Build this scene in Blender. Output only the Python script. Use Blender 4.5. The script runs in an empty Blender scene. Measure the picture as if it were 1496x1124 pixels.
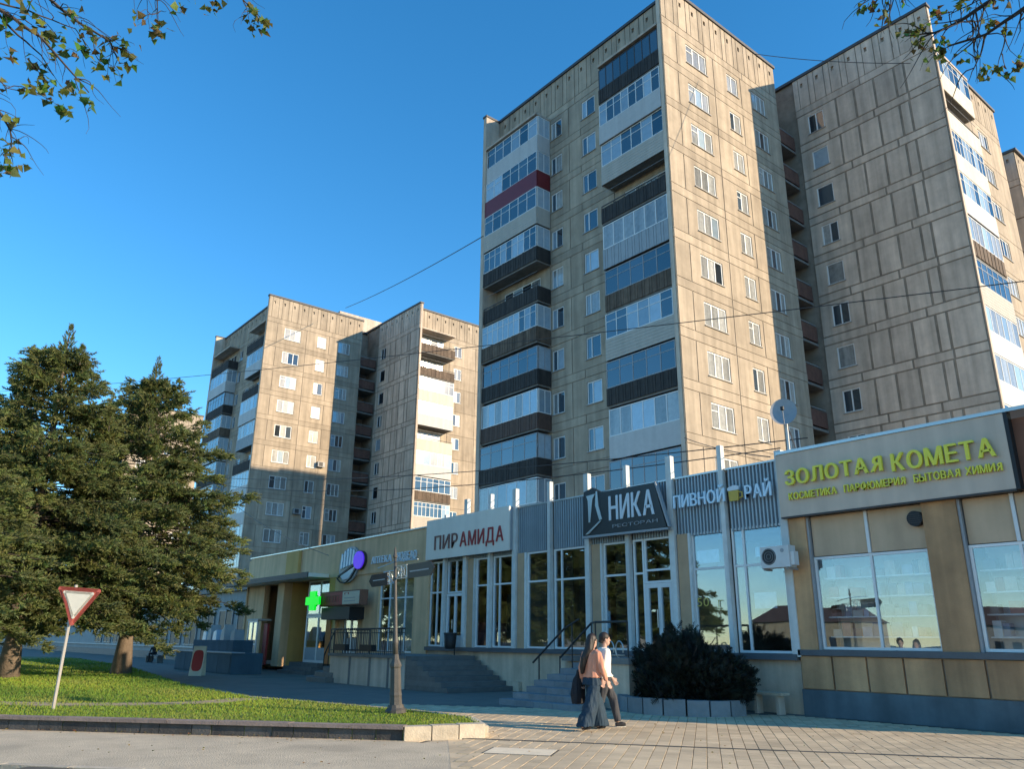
import bpy, math, random
import numpy as np
from mathutils import Vector, Matrix
random.seed(7)
rng = np.random.default_rng(7)
sc = bpy.context.scene
col = sc.collection
R = math.radians

# ------------------------------------------------------------------ camera
FPX, PITCH, ROLL, YAW = 1151.056, R(18.0494), R(0.5838), R(39.152)
CAM = Vector((0, 0, 1.6))
fw = Vector((-math.cos(YAW)*math.cos(PITCH), math.sin(YAW)*math.cos(PITCH), math.sin(PITCH)))
rt = fw.cross(Vector((0, 0, 1))).normalized()
up = rt.cross(fw)
r2 = math.cos(ROLL)*rt + math.sin(ROLL)*up
u2 = -math.sin(ROLL)*rt + math.cos(ROLL)*up
camd = bpy.data.cameras.new('camera')
camd.sensor_width = 36
camd.lens = FPX/1496*36
camd.clip_start = 0.1
camd.clip_end = 6000
cam = bpy.data.objects.new('camera', camd)
col.objects.link(cam)
M = Matrix((r2, u2, -fw)).transposed().to_4x4()
M.translation = CAM
cam.matrix_world = M
sc.camera = cam

# ------------------------------------------------------------------ light
SUN_EL = R(18.2)
SX, SY = 0.863, 0.506
SUN = Vector((SX*math.cos(SUN_EL), SY*math.cos(SUN_EL), math.sin(SUN_EL)))
w = bpy.data.worlds.new('World')
sc.world = w
w.use_nodes = True
nt = w.node_tree
bg = nt.nodes['Background']
sky = nt.nodes.new('ShaderNodeTexSky')
sky.sky_type = 'NISHITA'
sky.sun_disc = False
sky.sun_elevation = SUN_EL
sky.sun_rotation = math.atan2(SX, SY)
sky.air_density = 1.0
sky.dust_density = 0.0
sky.ozone_density = 3.5
hs = nt.nodes.new('ShaderNodeHueSaturation')
hs.inputs['Hue'].default_value = 0.495
hs.inputs['Saturation'].default_value = 1.25
nt.links.new(sky.outputs[0], hs.inputs['Color'])
nt.links.new(hs.outputs[0], bg.inputs[0])
bg.inputs[1].default_value = 0.138
sd = bpy.data.lights.new('sun', 'SUN')
sd.energy = 3.5
sd.angle = R(0.5)
sd.color = (1.0, 0.80, 0.55)
so = bpy.data.objects.new('sun', sd)
col.objects.link(so)
so.rotation_euler = SUN.to_track_quat('Z', 'Y').to_euler()
sc.view_settings.view_transform = 'Standard'
sc.view_settings.look = 'None'
sc.view_settings.gamma = 1
sc.view_settings.exposure = 1.1
sc.view_settings.use_curve_mapping = False
sc.render.engine = 'CYCLES'

# ------------------------------------------------------------------ helpers
MAT = {}
KEEP = {'grass', 'grass_soil', 'needle', 'leaf', 'skin', 'salmon', 'white_cloth', 'led_green', 'led_purple', 'lamp_tube', 'sign_white', 'sign_red', 'letter_gold', 'letter_blue', 'paver', 'paver_one', 'beton', 'kerb_light', 'pane'}
ALB = 1.0


def mat(name, c, rough=0.8, var=0.0, scale=3.0, streak=0.0, bump=0.0, bscale=40.0, objvar=0.0, metal=0.0,
        spec=None, ior=None, emit=None, estr=0.0, attr=None, trans=0.0, patch=None):
    m = bpy.data.materials.new(name)
    m.use_nodes = True
    N = m.node_tree.nodes
    L = m.node_tree.links
    b = N['Principled BSDF']
    b.inputs['Roughness'].default_value = rough
    b.inputs['Metallic'].default_value = metal
    if spec is not None:
        b.inputs['Specular IOR Level'].default_value = spec
    if ior:
        b.inputs['IOR'].default_value = ior
    geo = N.new('ShaderNodeNewGeometry')
    rgb = N.new('ShaderNodeRGB')
    if name not in KEEP:
        c = tuple(q*ALB for q in c)
    rgb.outputs[0].default_value = (*c, 1)
    cur = rgb.outputs[0]

    def mul(cur, val):
        mx = N.new('ShaderNodeMix')
        mx.data_type = 'RGBA'
        mx.blend_type = 'MULTIPLY'
        mx.inputs['Factor'].default_value = 1
        L.new(cur, mx.inputs['A'])
        L.new(val, mx.inputs['B'])
        return mx.outputs['Result']

    def ramp(val, lo, hi):
        r = N.new('ShaderNodeMapRange')
        r.inputs[1].default_value = 0.25
        r.inputs[2].default_value = 0.75
        r.inputs[3].default_value = lo
        r.inputs[4].default_value = hi
        L.new(val, r.inputs[0])
        return r.outputs[0]
    if var:
        n = N.new('ShaderNodeTexNoise')
        n.inputs['Scale'].default_value = scale
        n.inputs['Detail'].default_value = 6
        n.inputs['Roughness'].default_value = 0.65
        L.new(geo.outputs['Position'], n.inputs['Vector'])
        cur = mul(cur, ramp(n.outputs[0], 1-var, 1+var))
    if streak:
        mp = N.new('ShaderNodeMapping')
        mp.inputs['Scale'].default_value = (1.6, 1.6, 0.12)
        L.new(geo.outputs['Position'], mp.inputs['Vector'])
        n = N.new('ShaderNodeTexNoise')
        n.inputs['Scale'].default_value = 1.6
        n.inputs['Detail'].default_value = 5
        L.new(mp.outputs[0], n.inputs['Vector'])
        cur = mul(cur, ramp(n.outputs[0], 1-streak, 1+streak*0.5))
    if patch:
        n = N.new('ShaderNodeTexNoise')
        n.inputs['Scale'].default_value = patch[1]
        n.inputs['Detail'].default_value = 4
        L.new(geo.outputs['Position'], n.inputs['Vector'])
        rr = N.new('ShaderNodeMapRange')
        rr.inputs[1].default_value = patch[2]
        rr.inputs[2].default_value = patch[2]+0.14
        L.new(n.outputs[0], rr.inputs[0])
        mx = N.new('ShaderNodeMix')
        mx.data_type = 'RGBA'
        L.new(rr.outputs[0], mx.inputs['Factor'])
        L.new(cur, mx.inputs['A'])
        mx.inputs['B'].default_value = (*patch[0], 1)
        cur = mx.outputs['Result']
    if objvar:
        oi = N.new('ShaderNodeObjectInfo')
        r = N.new('ShaderNodeMapRange')
        r.inputs[3].default_value = 1-objvar
        r.inputs[4].default_value = 1+objvar
        L.new(oi.outputs['Random'], r.inputs[0])
        cur = mul(cur, r.outputs[0])
    if attr:
        a = N.new('ShaderNodeAttribute')
        a.attribute_name = 'tint'
        cur = mul(cur, a.outputs['Color'])
    L.new(cur, b.inputs['Base Color'])
    if bump:
        n = N.new('ShaderNodeTexNoise')
        n.inputs['Scale'].default_value = bscale
        n.inputs['Detail'].default_value = 5
        L.new(geo.outputs['Position'], n.inputs['Vector'])
        bp = N.new('ShaderNodeBump')
        bp.inputs['Strength'].default_value = bump
        bp.inputs['Distance'].default_value = 0.02
        L.new(n.outputs[0], bp.inputs['Height'])
        L.new(bp.outputs[0], b.inputs['Normal'])
    if emit:
        b.inputs['Emission Color'].default_value = (*emit, 1)
        b.inputs['Emission Strength'].default_value = estr
    if trans:
        tr = N.new('ShaderNodeBsdfTranslucent')
        L.new(cur, tr.inputs['Color'])
        ms = N.new('ShaderNodeMixShader')
        ms.inputs[0].default_value = trans
        L.new(b.outputs[0], ms.inputs[1])
        L.new(tr.outputs[0], ms.inputs[2])
        L.new(ms.outputs[0], N['Material Output'].inputs['Surface'])
    MAT[name] = m
    return m


def glass(name, tint, ior=0.12, rough=0.0):
    m = bpy.data.materials.new(name)
    m.use_nodes = True
    N = m.node_tree.nodes
    L = m.node_tree.links
    N.remove(N['Principled BSDF'])
    t = N.new('ShaderNodeBsdfTransparent')
    t.inputs[0].default_value = (*tint, 1)
    g = N.new('ShaderNodeBsdfGlossy')
    g.inputs['Roughness'].default_value = rough
    g.inputs['Color'].default_value = (0.74, 0.88, 1.0, 1)
    geo = N.new('ShaderNodeNewGeometry')
    n = N.new('ShaderNodeTexNoise')
    n.inputs['Scale'].default_value = 0.7
    n.inputs['Detail'].default_value = 1
    L.new(geo.outputs['Position'], n.inputs['Vector'])
    bp = N.new('ShaderNodeBump')
    bp.inputs['Strength'].default_value = 0.10
    bp.inputs['Distance'].default_value = 0.05
    L.new(n.outputs[0], bp.inputs['Height'])
    L.new(bp.outputs[0], g.inputs['Normal'])
    # Schlick reflectance, the same from either side of the pane
    dt = N.new('ShaderNodeVectorMath')
    dt.operation = 'DOT_PRODUCT'
    L.new(geo.outputs['Normal'], dt.inputs[0])
    L.new(geo.outputs['Incoming'], dt.inputs[1])

    def mth(op, x, y=None):
        q = N.new('ShaderNodeMath')
        q.operation = op
        for i, v in enumerate((x, y)):
            if v is None:
                continue
            if isinstance(v, (int, float)):
                q.inputs[i].default_value = v
            else:
                L.new(v, q.inputs[i])
        return q.outputs[0]
    c_ = mth('ABSOLUTE', dt.outputs['Value'])
    p5 = mth('POWER', mth('SUBTRACT', 1.0, c_), 5.0)
    fac = mth('ADD', mth('MULTIPLY', p5, 1-ior), ior)
    ms = N.new('ShaderNodeMixShader')
    L.new(fac, ms.inputs[0])
    L.new(t.outputs[0], ms.inputs[1])
    L.new(g.outputs[0], ms.inputs[2])
    L.new(ms.outputs[0], N['Material Output'].inputs['Surface'])
    MAT[name] = m
    return m


def origin(o):
    p = Vector((0, 0, 0))
    while o is not None:
        p += Vector(o.location)
        o = o.parent
    return p


def tag(o, label=None, cat=None, group=None, kind=None):
    if label:
        o['label'] = label
    if cat:
        o['category'] = cat
    if group:
        o['group'] = group
    if kind:
        o['kind'] = kind
    return o


def empty(name, loc, label, cat, group=None):
    o = bpy.data.objects.new(name, None)
    o.empty_display_size = 0.3
    o.location = loc
    col.objects.link(o)
    return tag(o, label, cat, group)


def inst(name, me, parent=None, loc=(0, 0, 0), rz=0.0):
    o = bpy.data.objects.new(name, me)
    o.location = loc
    o.rotation_euler = (0, 0, rz)
    if parent is not None:
        o.parent = parent
    col.objects.link(o)
    return o


class MB:
    def __init__(s):
        s.v = []
        s.f = []

    def quad(s, a, b, c, d):
        n = len(s.v)
        s.v += [tuple(a), tuple(b), tuple(c), tuple(d)]
        s.f.append((n, n+1, n+2, n+3))
        return s

    def box(s, x0, x1, y0, y1, z0, z1):
        n = len(s.v)
        s.v += [(x0, y0, z0), (x1, y0, z0), (x1, y1, z0), (x0, y1, z0), (x0, y0, z1), (x1, y0, z1), (x1, y1, z1), (x0, y1, z1)]
        for q in ((0, 3, 2, 1), (4, 5, 6, 7), (0, 1, 5, 4), (1, 2, 6, 5), (2, 3, 7, 6), (3, 0, 4, 7)):
            s.f.append(tuple(n+i for i in q))
        return s

    def prism(s, pts, z0, z1):
        # pts counter-clockwise polygon in xy
        n = len(s.v)
        k = len(pts)
        s.v += [(p[0], p[1], z0) for p in pts] + [(p[0], p[1], z1) for p in pts]
        s.f.append(tuple(n+i for i in reversed(range(k))))
        s.f.append(tuple(n+k+i for i in range(k)))
        for i in range(k):
            j = (i+1) % k
            s.f.append((n+i, n+j, n+k+j, n+k+i))
        return s

    def prism_y(s, pts, y0, y1):
        # pts polygon in xz (counter-clockwise seen from -y); y0 < y1
        n = len(s.v)
        k = len(pts)
        s.v += [(p[0], y0, p[1]) for p in pts] + [(p[0], y1, p[1]) for p in pts]
        s.f.append(tuple(n+i for i in range(k)))
        s.f.append(tuple(n+k+i for i in reversed(range(k))))
        for i in range(k):
            j = (i+1) % k
            s.f.append((n+j, n+i, n+k+i, n+k+j))
        return s

    def tube(s, pts, rad, n=6, cap=True):
        pts = [Vector(p) for p in pts]
        if not hasattr(rad, '__len__'):
            rad = [rad]*len(pts)
        rad = [float(q) for q in rad]
        base = len(s.v)
        ref = Vector((0.3, 0.5, 0.81))
        for i, p in enumerate(pts):
            d = (pts[min(i+1, len(pts)-1)]-pts[max(i-1, 0)])
            d = d.normalized() if d.length > 1e-9 else Vector((0, 0, 1))
            a = d.cross(ref)
            if a.length < 0.05:
                a = d.cross(Vector((1, 0, 0)))
            a.normalize()
            b = d.cross(a)
            for k in range(n):
                t = 2*math.pi*k/n
                s.v.append(tuple(p+rad[i]*(math.cos(t)*a+math.sin(t)*b)))
        for i in range(len(pts)-1):
            for k in range(n):
                k2 = (k+1) % n
                s.f.append((base+i*n+k, base+i*n+k2, base+(i+1)*n+k2, base+(i+1)*n+k))
        if cap:
            s.f.append(tuple(base+k for k in reversed(range(n))))
            s.f.append(tuple(base+(len(pts)-1)*n+k for k in range(n)))
        return s

    def lathe(s, prof, c=(0, 0, 0), n=16, sx=1.0, sy=1.0):
        base = len(s.v)
        for r, z in prof:
            for k in range(n):
                t = 2*math.pi*k/n
                s.v.append((c[0]+r*sx*math.cos(t), c[1]+r*sy*math.sin(t), c[2]+z))
        for i in range(len(prof)-1):
            for k in range(n):
                k2 = (k+1) % n
                s.f.append((base+i*n+k, base+i*n+k2, base+(i+1)*n+k2, base+(i+1)*n+k))
        s.f.append(tuple(base+k for k in reversed(range(n))))
        s.f.append(tuple(base+(len(prof)-1)*n+k for k in range(n)))
        return s

    def disc_y(s, cx, cz, rx, rz, y0, y1, n=24, rot=0.0):
        pts = []
        for k in range(n):
            t = 2*math.pi*k/n
            a, b = rx*math.cos(t), rz*math.sin(t)
            pts.append((cx+a*math.cos(rot)-b*math.sin(rot), cz+a*math.sin(rot)+b*math.cos(rot)))
        return s.prism_y(pts, y0, y1)

    def mesh(s, name, m, smooth=False, off=None):
        me = bpy.data.meshes.new(name)
        v = s.v
        if off is not None:
            v = [(a-off[0], b-off[1], c-off[2]) for a, b, c in v]
        me.from_pydata(v, [], s.f)
        me.materials.append(MAT[m] if isinstance(m, str) else m)
        if smooth:
            me.polygons.foreach_set('use_smooth', [True]*len(me.polygons))
        me.update()
        return me

    def build(s, name, m, parent=None, smooth=False):
        """one mesh object; coordinates given in world space"""
        off = origin(parent) if parent is not None else None
        if parent is None:
            xs = [p[0] for p in s.v]
            ys = [p[1] for p in s.v]
            zs = [p[2] for p in s.v]
            off = Vector(((min(xs)+max(xs))/2, (min(ys)+max(ys))/2, min(zs)))
            return inst(name, s.mesh(name, m, smooth, off), None, off)
        return inst(name, s.mesh(name, m, smooth, off), parent)


def bx(name, m, parent, *b):
    return MB().box(*b).build(name, m, parent)


def npmesh(name, V, F, m, tint=None, smooth=False):
    me = bpy.data.meshes.new(name)
    V = np.asarray(V, np.float32)
    F = np.asarray(F, np.int32)
    k = F.shape[1]
    me.vertices.add(len(V))
    me.vertices.foreach_set('co', V.ravel())
    me.loops.add(F.size)
    me.loops.foreach_set('vertex_index', F.ravel())
    me.polygons.add(len(F))
    me.polygons.foreach_set('loop_start', np.arange(0, F.size, k, dtype=np.int32))
    me.polygons.foreach_set('loop_total', np.full(len(F), k, np.int32))
    me.update()
    if tint is not None:
        a = me.attributes.new('tint', 'FLOAT_COLOR', 'POINT')
        a.data.foreach_set('color', np.concatenate([np.asarray(tint, np.float32), np.ones((len(V), 1), np.float32)], 1).ravel())
    me.materials.append(MAT[m])
    if smooth:
        me.polygons.foreach_set('use_smooth', [True]*len(F))
    me.update()
    return me


_glyph = {}


def glyph(ch, bold):
    if (ch, bold) not in _glyph:
        c = bpy.data.curves.new('glyph', 'FONT')
        c.body = 'R' if ch == 'Я' else ch
        c.offset = bold
        c.extrude = 0.5
        c.resolution_u = 3
        o = bpy.data.objects.new('glyph', c)
        col.objects.link(o)
        dg = bpy.context.evaluated_depsgraph_get()
        me = bpy.data.meshes.new_from_object(o.evaluated_get(dg))
        vs = [tuple(v.co) for v in me.vertices]
        fs = [tuple(p.vertices) for p in me.polygons]
        if ch == 'Я':      # a mirrored R
            vs = [(-a, b, c_) for a, b, c_ in vs]
            fs = [tuple(reversed(f)) for f in fs]
        bpy.data.objects.remove(o)
        bpy.data.meshes.remove(me)
        _glyph[(ch, bold)] = (vs, fs)
    return _glyph[(ch, bold)]


for _c in 'АБВГДЕЖЗИЙКЛМНОПРСТФХЮЯЫ50':
    glyph(_c, 0.0)


def letters(text, x0, x1, zb, h, y, depth, m, parent, bold=0.02, slope=0.0, track=0.10, space=0.42, shear=0.0, name='letter', strike=0.0):
    """raised letters on a wall facing -y: x0..x1 width, baseline zb, cap height h, front face at y"""
    pos = []
    cur = 0
    bold = 0.0
    for ch in text:
        if ch == ' ':
            cur += space
            continue
        vs, fs = glyph(ch, bold)
        mn = min(v[0] for v in vs)
        mxx = max(v[0] for v in vs)
        pos.append((ch, cur-mn))
        cur += mxx-mn+track
    cur -= track
    sx = (x1-x0)/cur
    sz = h/0.73
    for ch, px in pos:
        vs, fs = glyph(ch, bold)
        b = MB()
        for k, (ddx, ddy) in enumerate(((0, 0), (-strike, 0.002), (strike, 0.004), (0, 0)) if strike else ((0, 0),)):
            ddz = 0.0
            if k == 3:
                ddz, ddy = strike*0.6, 0.006
            n = len(b.v)
            for v in vs:
                xx = x0+(v[0]+px+ddx)*sx
                b.v.append((xx+shear*v[1]*sz, y+ddy+depth*(0.5-v[2]), zb+(v[1]+ddz)*sz+slope*(xx-x0)))
            b.f += [tuple(i+n for i in f) for f in fs]
        b.build(name, m, parent)


# ------------------------------------------------------------------ materials
mat('concrete', (0.41, 0.335, 0.25), 0.92, 0.20, 0.9, 0.30, 0.5, 25, 0.11)
mat('concrete_grey', (0.57, 0.47, 0.375), 0.92, 0.20, 0.9, 0.30, 0.5, 25, 0.11)
mat('joint', (0.30, 0.25, 0.195), 0.95, 0.40, 1.1)
mat('sealant', (0.27, 0.225, 0.175), 0.95, 0.35, 1.3, 0.2)
mat('flashing', (0.06, 0.06, 0.065), 0.6, 0.1, 3)
mat('roofing', (0.07, 0.07, 0.07), 0.9, 0.2, 3)
mat('frame_white', (0.72, 0.72, 0.70), 0.45, 0.06, 8, 0, 0, 40, 0.08)
mat('frame_grey', (0.30, 0.31, 0.32), 0.5, 0.1, 8)
mat('frame_dark', (0.05, 0.045, 0.045), 0.6, 0.2, 8)
mat('pane', (0.035, 0.05, 0.065), 0.06, 0, ior=2.1, objvar=0.8)
mat('pane_curtain', (0.33, 0.33, 0.31), 0.12, 0.25, 5, streak=0.4, ior=1.9, objvar=0.35)
mat('pane_light', (0.30, 0.38, 0.44), 0.10, 0.15, 3, ior=2.0, objvar=0.3)
mat('sill_metal', (0.35, 0.34, 0.32), 0.5, 0.1, 8)
mat('slab', (0.20, 0.19, 0.175), 0.9, 0.2, 3, 0.2)
mat('par_white', (0.50, 0.49, 0.47), 0.6, 0.08, 4, 0.12)
mat('par_cream', (0.60, 0.55, 0.44), 0.7, 0.08, 4, 0.15)
mat('par_beige', (0.46, 0.42, 0.36), 0.7, 0.08, 4, 0.1)
mat('par_red', (0.16, 0.012, 0.016), 0.5, 0.1, 4)
mat('par_dark', (0.040, 0.034, 0.030), 0.8, 0.4, 3, 0.5)
mat('par_wood', (0.14, 0.10, 0.07), 0.85, 0.4, 3, 0.5)
mat('par_brown', (0.10, 0.06, 0.045), 0.8, 0.25, 4, 0.3)
mat('par_grey', (0.33, 0.36, 0.38), 0.6, 0.1, 4, 0.1)
mat('loggia_brown', (0.15, 0.075, 0.055), 0.85, 0.25, 4, 0.3)
mat('dark_room', (0.02, 0.02, 0.02), 0.9)
# ------------------------------------------------------------------ towers
# local frame of a facade piece: x to the right along the wall, -y outwards, z up; depth grows with +y
FH = 2.79            # storey height
FL0 = 33.35          # floor of the top storey
ROOF = 39.1
NST = 11
_cache = {}


def plate(u0, u1, z0, z1, hole=None, th=0.12, m='concrete', gu=0.034, gz=0.017):
    key = ('plate', round(u0, 2), round(u1, 2), round(z0, 2), round(z1, 2), hole, th, m, gu, gz)
    if key in _cache:
        return _cache[key]
    b = MB()
    us, zs = [u0, u1], [z0, z1]
    if hole:
        us = [u0, hole[0], hole[1], u1]
        zs = [z0, hole[2], hole[3], z1]
    for i in range(len(us)-1):
        for j in range(len(zs)-1):
            if hole and i == 1 and j == 1:
                a, c, d, e = us[1], us[2], zs[1], zs[2]
                b.quad((a, 0, d), (a, th, d), (a, th, e), (a, 0, e))
                b.quad((c, 0, d), (c, 0, e), (c, th, e), (c, th, d))
                b.quad((a, 0, d), (c, 0, d), (c, th, d), (a, th, d))
                b.quad((a, 0, e), (a, th, e), (c, th, e), (c, 0, e))
                continue
            b.quad((us[i], 0, zs[j]), (us[i+1], 0, zs[j]), (us[i+1], 0, zs[j+1]), (us[i], 0, zs[j+1]))
    b.quad((u0, 0, z0), (u0, 0, z1), (u0, th, z1), (u0, th, z0))
    b.quad((u1, 0, z0), (u1, th, z0), (u1, th, z1), (u1, 0, z1))
    b.quad((u0, 0, z0), (u0, th, z0), (u1, th, z0), (u1, 0, z0))
    b.quad((u0, 0, z1), (u1, 0, z1), (u1, th, z1), (u0, th, z1))
    nf = len(b.f)
    # smeared sealant lip that half fills the joint around the panel
    d = 0.03
    b.quad((u0-gu, d, z0-gz), (u0, d, z0-gz), (u0, d, z1+gz), (u0-gu, d, z1+gz))
    b.quad((u1, d, z0-gz), (u1+gu, d, z0-gz), (u1+gu, d, z1+gz), (u1, d, z1+gz))
    b.quad((u0, d, z0-gz), (u1, d, z0-gz), (u1, d, z0), (u0, d, z0))
    b.quad((u0, d, z1), (u1, d, z1), (u1, d, z1+gz), (u0, d, z1+gz))
    me = b.mesh('panel', m)
    me.materials.append(MAT['sealant'])
    for p in me.polygons[nf:]:
        p.material_index = 1
    _cache[key] = me
    return me


def win_frame(wd, h, splits, m, vent):
    key = ('wf', round(wd, 2), round(h, 2), tuple(splits), m, vent)
    if key in _cache:
        return _cache[key]
    b = MB()
    t = 0.075
    y0, y1 = 0.045, 0.11
    b.box(0, wd, y0, y1, 0, t).box(0, wd, y0, y1, h-t, h)
    xs = [0]+[s*wd-t/2 for s in splits]+[wd-t]
    for x in xs:
        b.box(x, x+t, y0+0.002, y1, t, h-t)
    if vent:
        a = xs[0]+t
        b.box(a, xs[1], y0+0.004, y1, h*0.68, h*0.68+0.05)
    me = b.mesh('window', m)
    _cache[key] = me
    return me


def simple(key, mk):
    if key not in _cache:
        _cache[key] = mk()
    return _cache[key]


def add_window(par, loc, rz, wd, h, splits, m='frame_white', curtain=0.3, vent=False):
    wo = inst('window', win_frame(wd, h, splits, m, vent), par, loc, rz)
    edges = [0]+list(splits)+[1]
    for i in range(len(edges)-1):
        a = edges[i]*wd+0.05
        c = edges[i+1]*wd-0.05
        pm = 'pane_curtain' if random.random() < curtain else ('pane_light' if random.random() < 0.25 else 'pane')
        me = simple(('pane', round(c-a, 2), round(h, 2), pm), lambda: MB().box(0, c-a, 0.075, 0.088, 0.06, h-0.06).mesh('pane', pm))
        inst('pane', me, wo, (a, 0, 0))
    me = simple(('sill', round(wd, 2)), lambda: MB().box(-0.06, wd+0.06, -0.07, 0.05, -0.045, 0.0).mesh('sill', 'sill_metal'))
    inst('sill', me, wo)
    return wo


def add_balcony(par, loc, rz, wd, st, open_side='R', depth=1.2):
    """st: (parapet material, glazing style or None, number of panes)"""
    pm, gl, n = st
    key = ('slabm', round(wd, 2), depth)
    bo = inst('balcony', simple(key, lambda: MB().box(0, wd, -depth, -0.01, -0.17, 0.0).mesh('balcony', 'slab')), par, loc, rz)
    low = pm in ('par_dark', 'par_brown', 'par_wood')
    ph = 0.92 if low else 1.02
    zb = -0.06 if low else -0.24
    ribs = pm in ('par_wood', 'par_brown', 'par_beige', 'par_grey', 'par_dark')

    def parap():
        b = MB()
        if pm == 'par_beige':          # horizontal siding
            nb_ = 7
            for i in range(nb_):
                a = zb+(ph-zb)*i/nb_
                b.box(-0.02, wd+0.02, -depth-0.07, -depth-0.003, a, a+(ph-zb)/nb_-0.012)
            b.box(-0.01, wd+0.01, -depth-0.05, -depth-0.004, zb, ph-0.02)
        elif ribs:                     # upright boards
            nb_ = int(wd/0.17)
            for i in range(nb_):
                a = (wd+0.04)*i/nb_-0.02
                t = 0.012*((i*7) % 3)
                b.box(a, a+(wd+0.04)/nb_-0.014, -depth-0.07+t, -depth-0.003, zb, ph-0.02*((i*5) % 2))
        else:
            b.box(-0.02, wd+0.02, -depth-0.07, -depth-0.003, zb, ph)
        if open_side == 'R':
            b.box(wd+0.003, wd+0.06, -depth-0.003, -0.02, zb, ph)
        elif open_side == 'L':
            b.box(-0.06, -0.003, -depth-0.003, -0.02, zb, ph)
        return b.mesh('parapet', pm)
    inst('parapet', simple(('par', round(wd, 2), pm, open_side, depth), parap), bo)
    if gl is None:
        def rail():
            b = MB()
            b.box(-0.02, wd+0.02, -depth-0.06, -depth-0.01, ph+0.12, ph+0.17)
            for i in range(6):
                x = wd*i/5
                b.box(x-0.015, x+0.015, -depth-0.05, -depth-0.02, ph, ph+0.12)
            return b.mesh('handrail', 'frame_dark')
        inst('handrail', simple(('rail', round(wd, 2), depth, ph), rail), bo)
        x = 0.3
        while x < wd-0.8:
            hh = random.uniform(0.5, 1.15)
            ww = random.uniform(0.35, 0.8)
            if random.random() < 0.6:
                MBm = MB().box(0, ww, -0.55, -0.15, 0.0, hh).mesh('stored_box', random.choice(['par_white', 'par_wood', 'par_cream', 'par_grey']))
                inst('stored_box', MBm, bo, (x, 0, 0.003))
            x += ww+random.uniform(0.1, 0.6)
        inst('washing_line', simple(('wl', round(wd, 2), depth), lambda: MB().box(0.05, wd-0.05, -depth-0.02, -depth+0.0, 1.95, 1.965).mesh('washing_line', 'frame_grey')), bo)
        return bo
    fm = {'white': 'frame_white', 'grey': 'frame_grey', 'dark': 'frame_dark', 'light': 'frame_white'}[gl]
    top = FH-0.26 if not low else FH-0.36

    def frame():
        b = MB()
        t = 0.055
        ya, yb = -depth-0.045, -depth-0.003
        b.box(0, wd, ya, yb, ph+0.002, ph+t).box(0, wd, ya, yb, top-t, top)
        for i in range(n+1):
            x = (wd-t)*i/n
            b.box(x, x+t, ya+0.002, yb-0.002, ph+t, top-t)
        if gl in ('white', 'grey'):
            b.box(t, wd-t, ya+0.004, yb-0.004, top-0.5, top-0.46)
        ex = wd+0.01 if open_side == 'R' else (-0.05 if open_side == 'L' else None)
        if ex is not None:
            b.box(ex, ex+0.04, -depth-0.003, -0.02, ph+0.002, ph+t).box(ex, ex+0.04, -depth-0.003, -0.02, top-t, top)
            for k in range(3):
                yy = -depth+0.02+k*(depth-0.09)/2
                b.box(ex+0.002, ex+0.038, yy, yy+t, ph+t, top-t)
        return b.mesh('glazing_frame', fm)
    inst('glazing_frame', simple(('gf', round(wd, 2), gl, n, open_side, depth, ph), frame), bo)
    for i in range(n):
        r = random.random()
        pmn = {'white': 'pane_light' if r < 0.35 else 'pane', 'grey': 'pane', 'dark': 'pane', 'light': 'pane_curtain' if r < .55 else 'pane_light'}[gl]
        a = wd*i/n+0.03
        pw = wd/n-0.06
        me = simple(('bp', round(pw, 3), pmn, depth, ph), lambda: MB().box(0, pw, -depth-0.028, -depth-0.018, ph+0.04, top-0.04).mesh('pane', pmn))
        inst('pane', me, bo, (a, 0, 0))
    if open_side in ('R', 'L'):
        x = wd+0.026 if open_side == 'R' else -0.034
        me = simple(('bps', depth, open_side, ph), lambda: MB().box(0, 0.01, -depth+0.03, -0.05, ph+0.04, top-0.04).mesh('pane', 'pane_light'))
        inst('pane', me, bo, (x, 0, 0))
    return bo


XL, XR, YF, YW, Y1 = -40.35, -23.30, 29.87, 31.10, 41.65
Y2, X2F, X2W, Y2E = 43.85, -14.10, -15.60, 58.0
BX, BY = -28.0, 44.0


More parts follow.
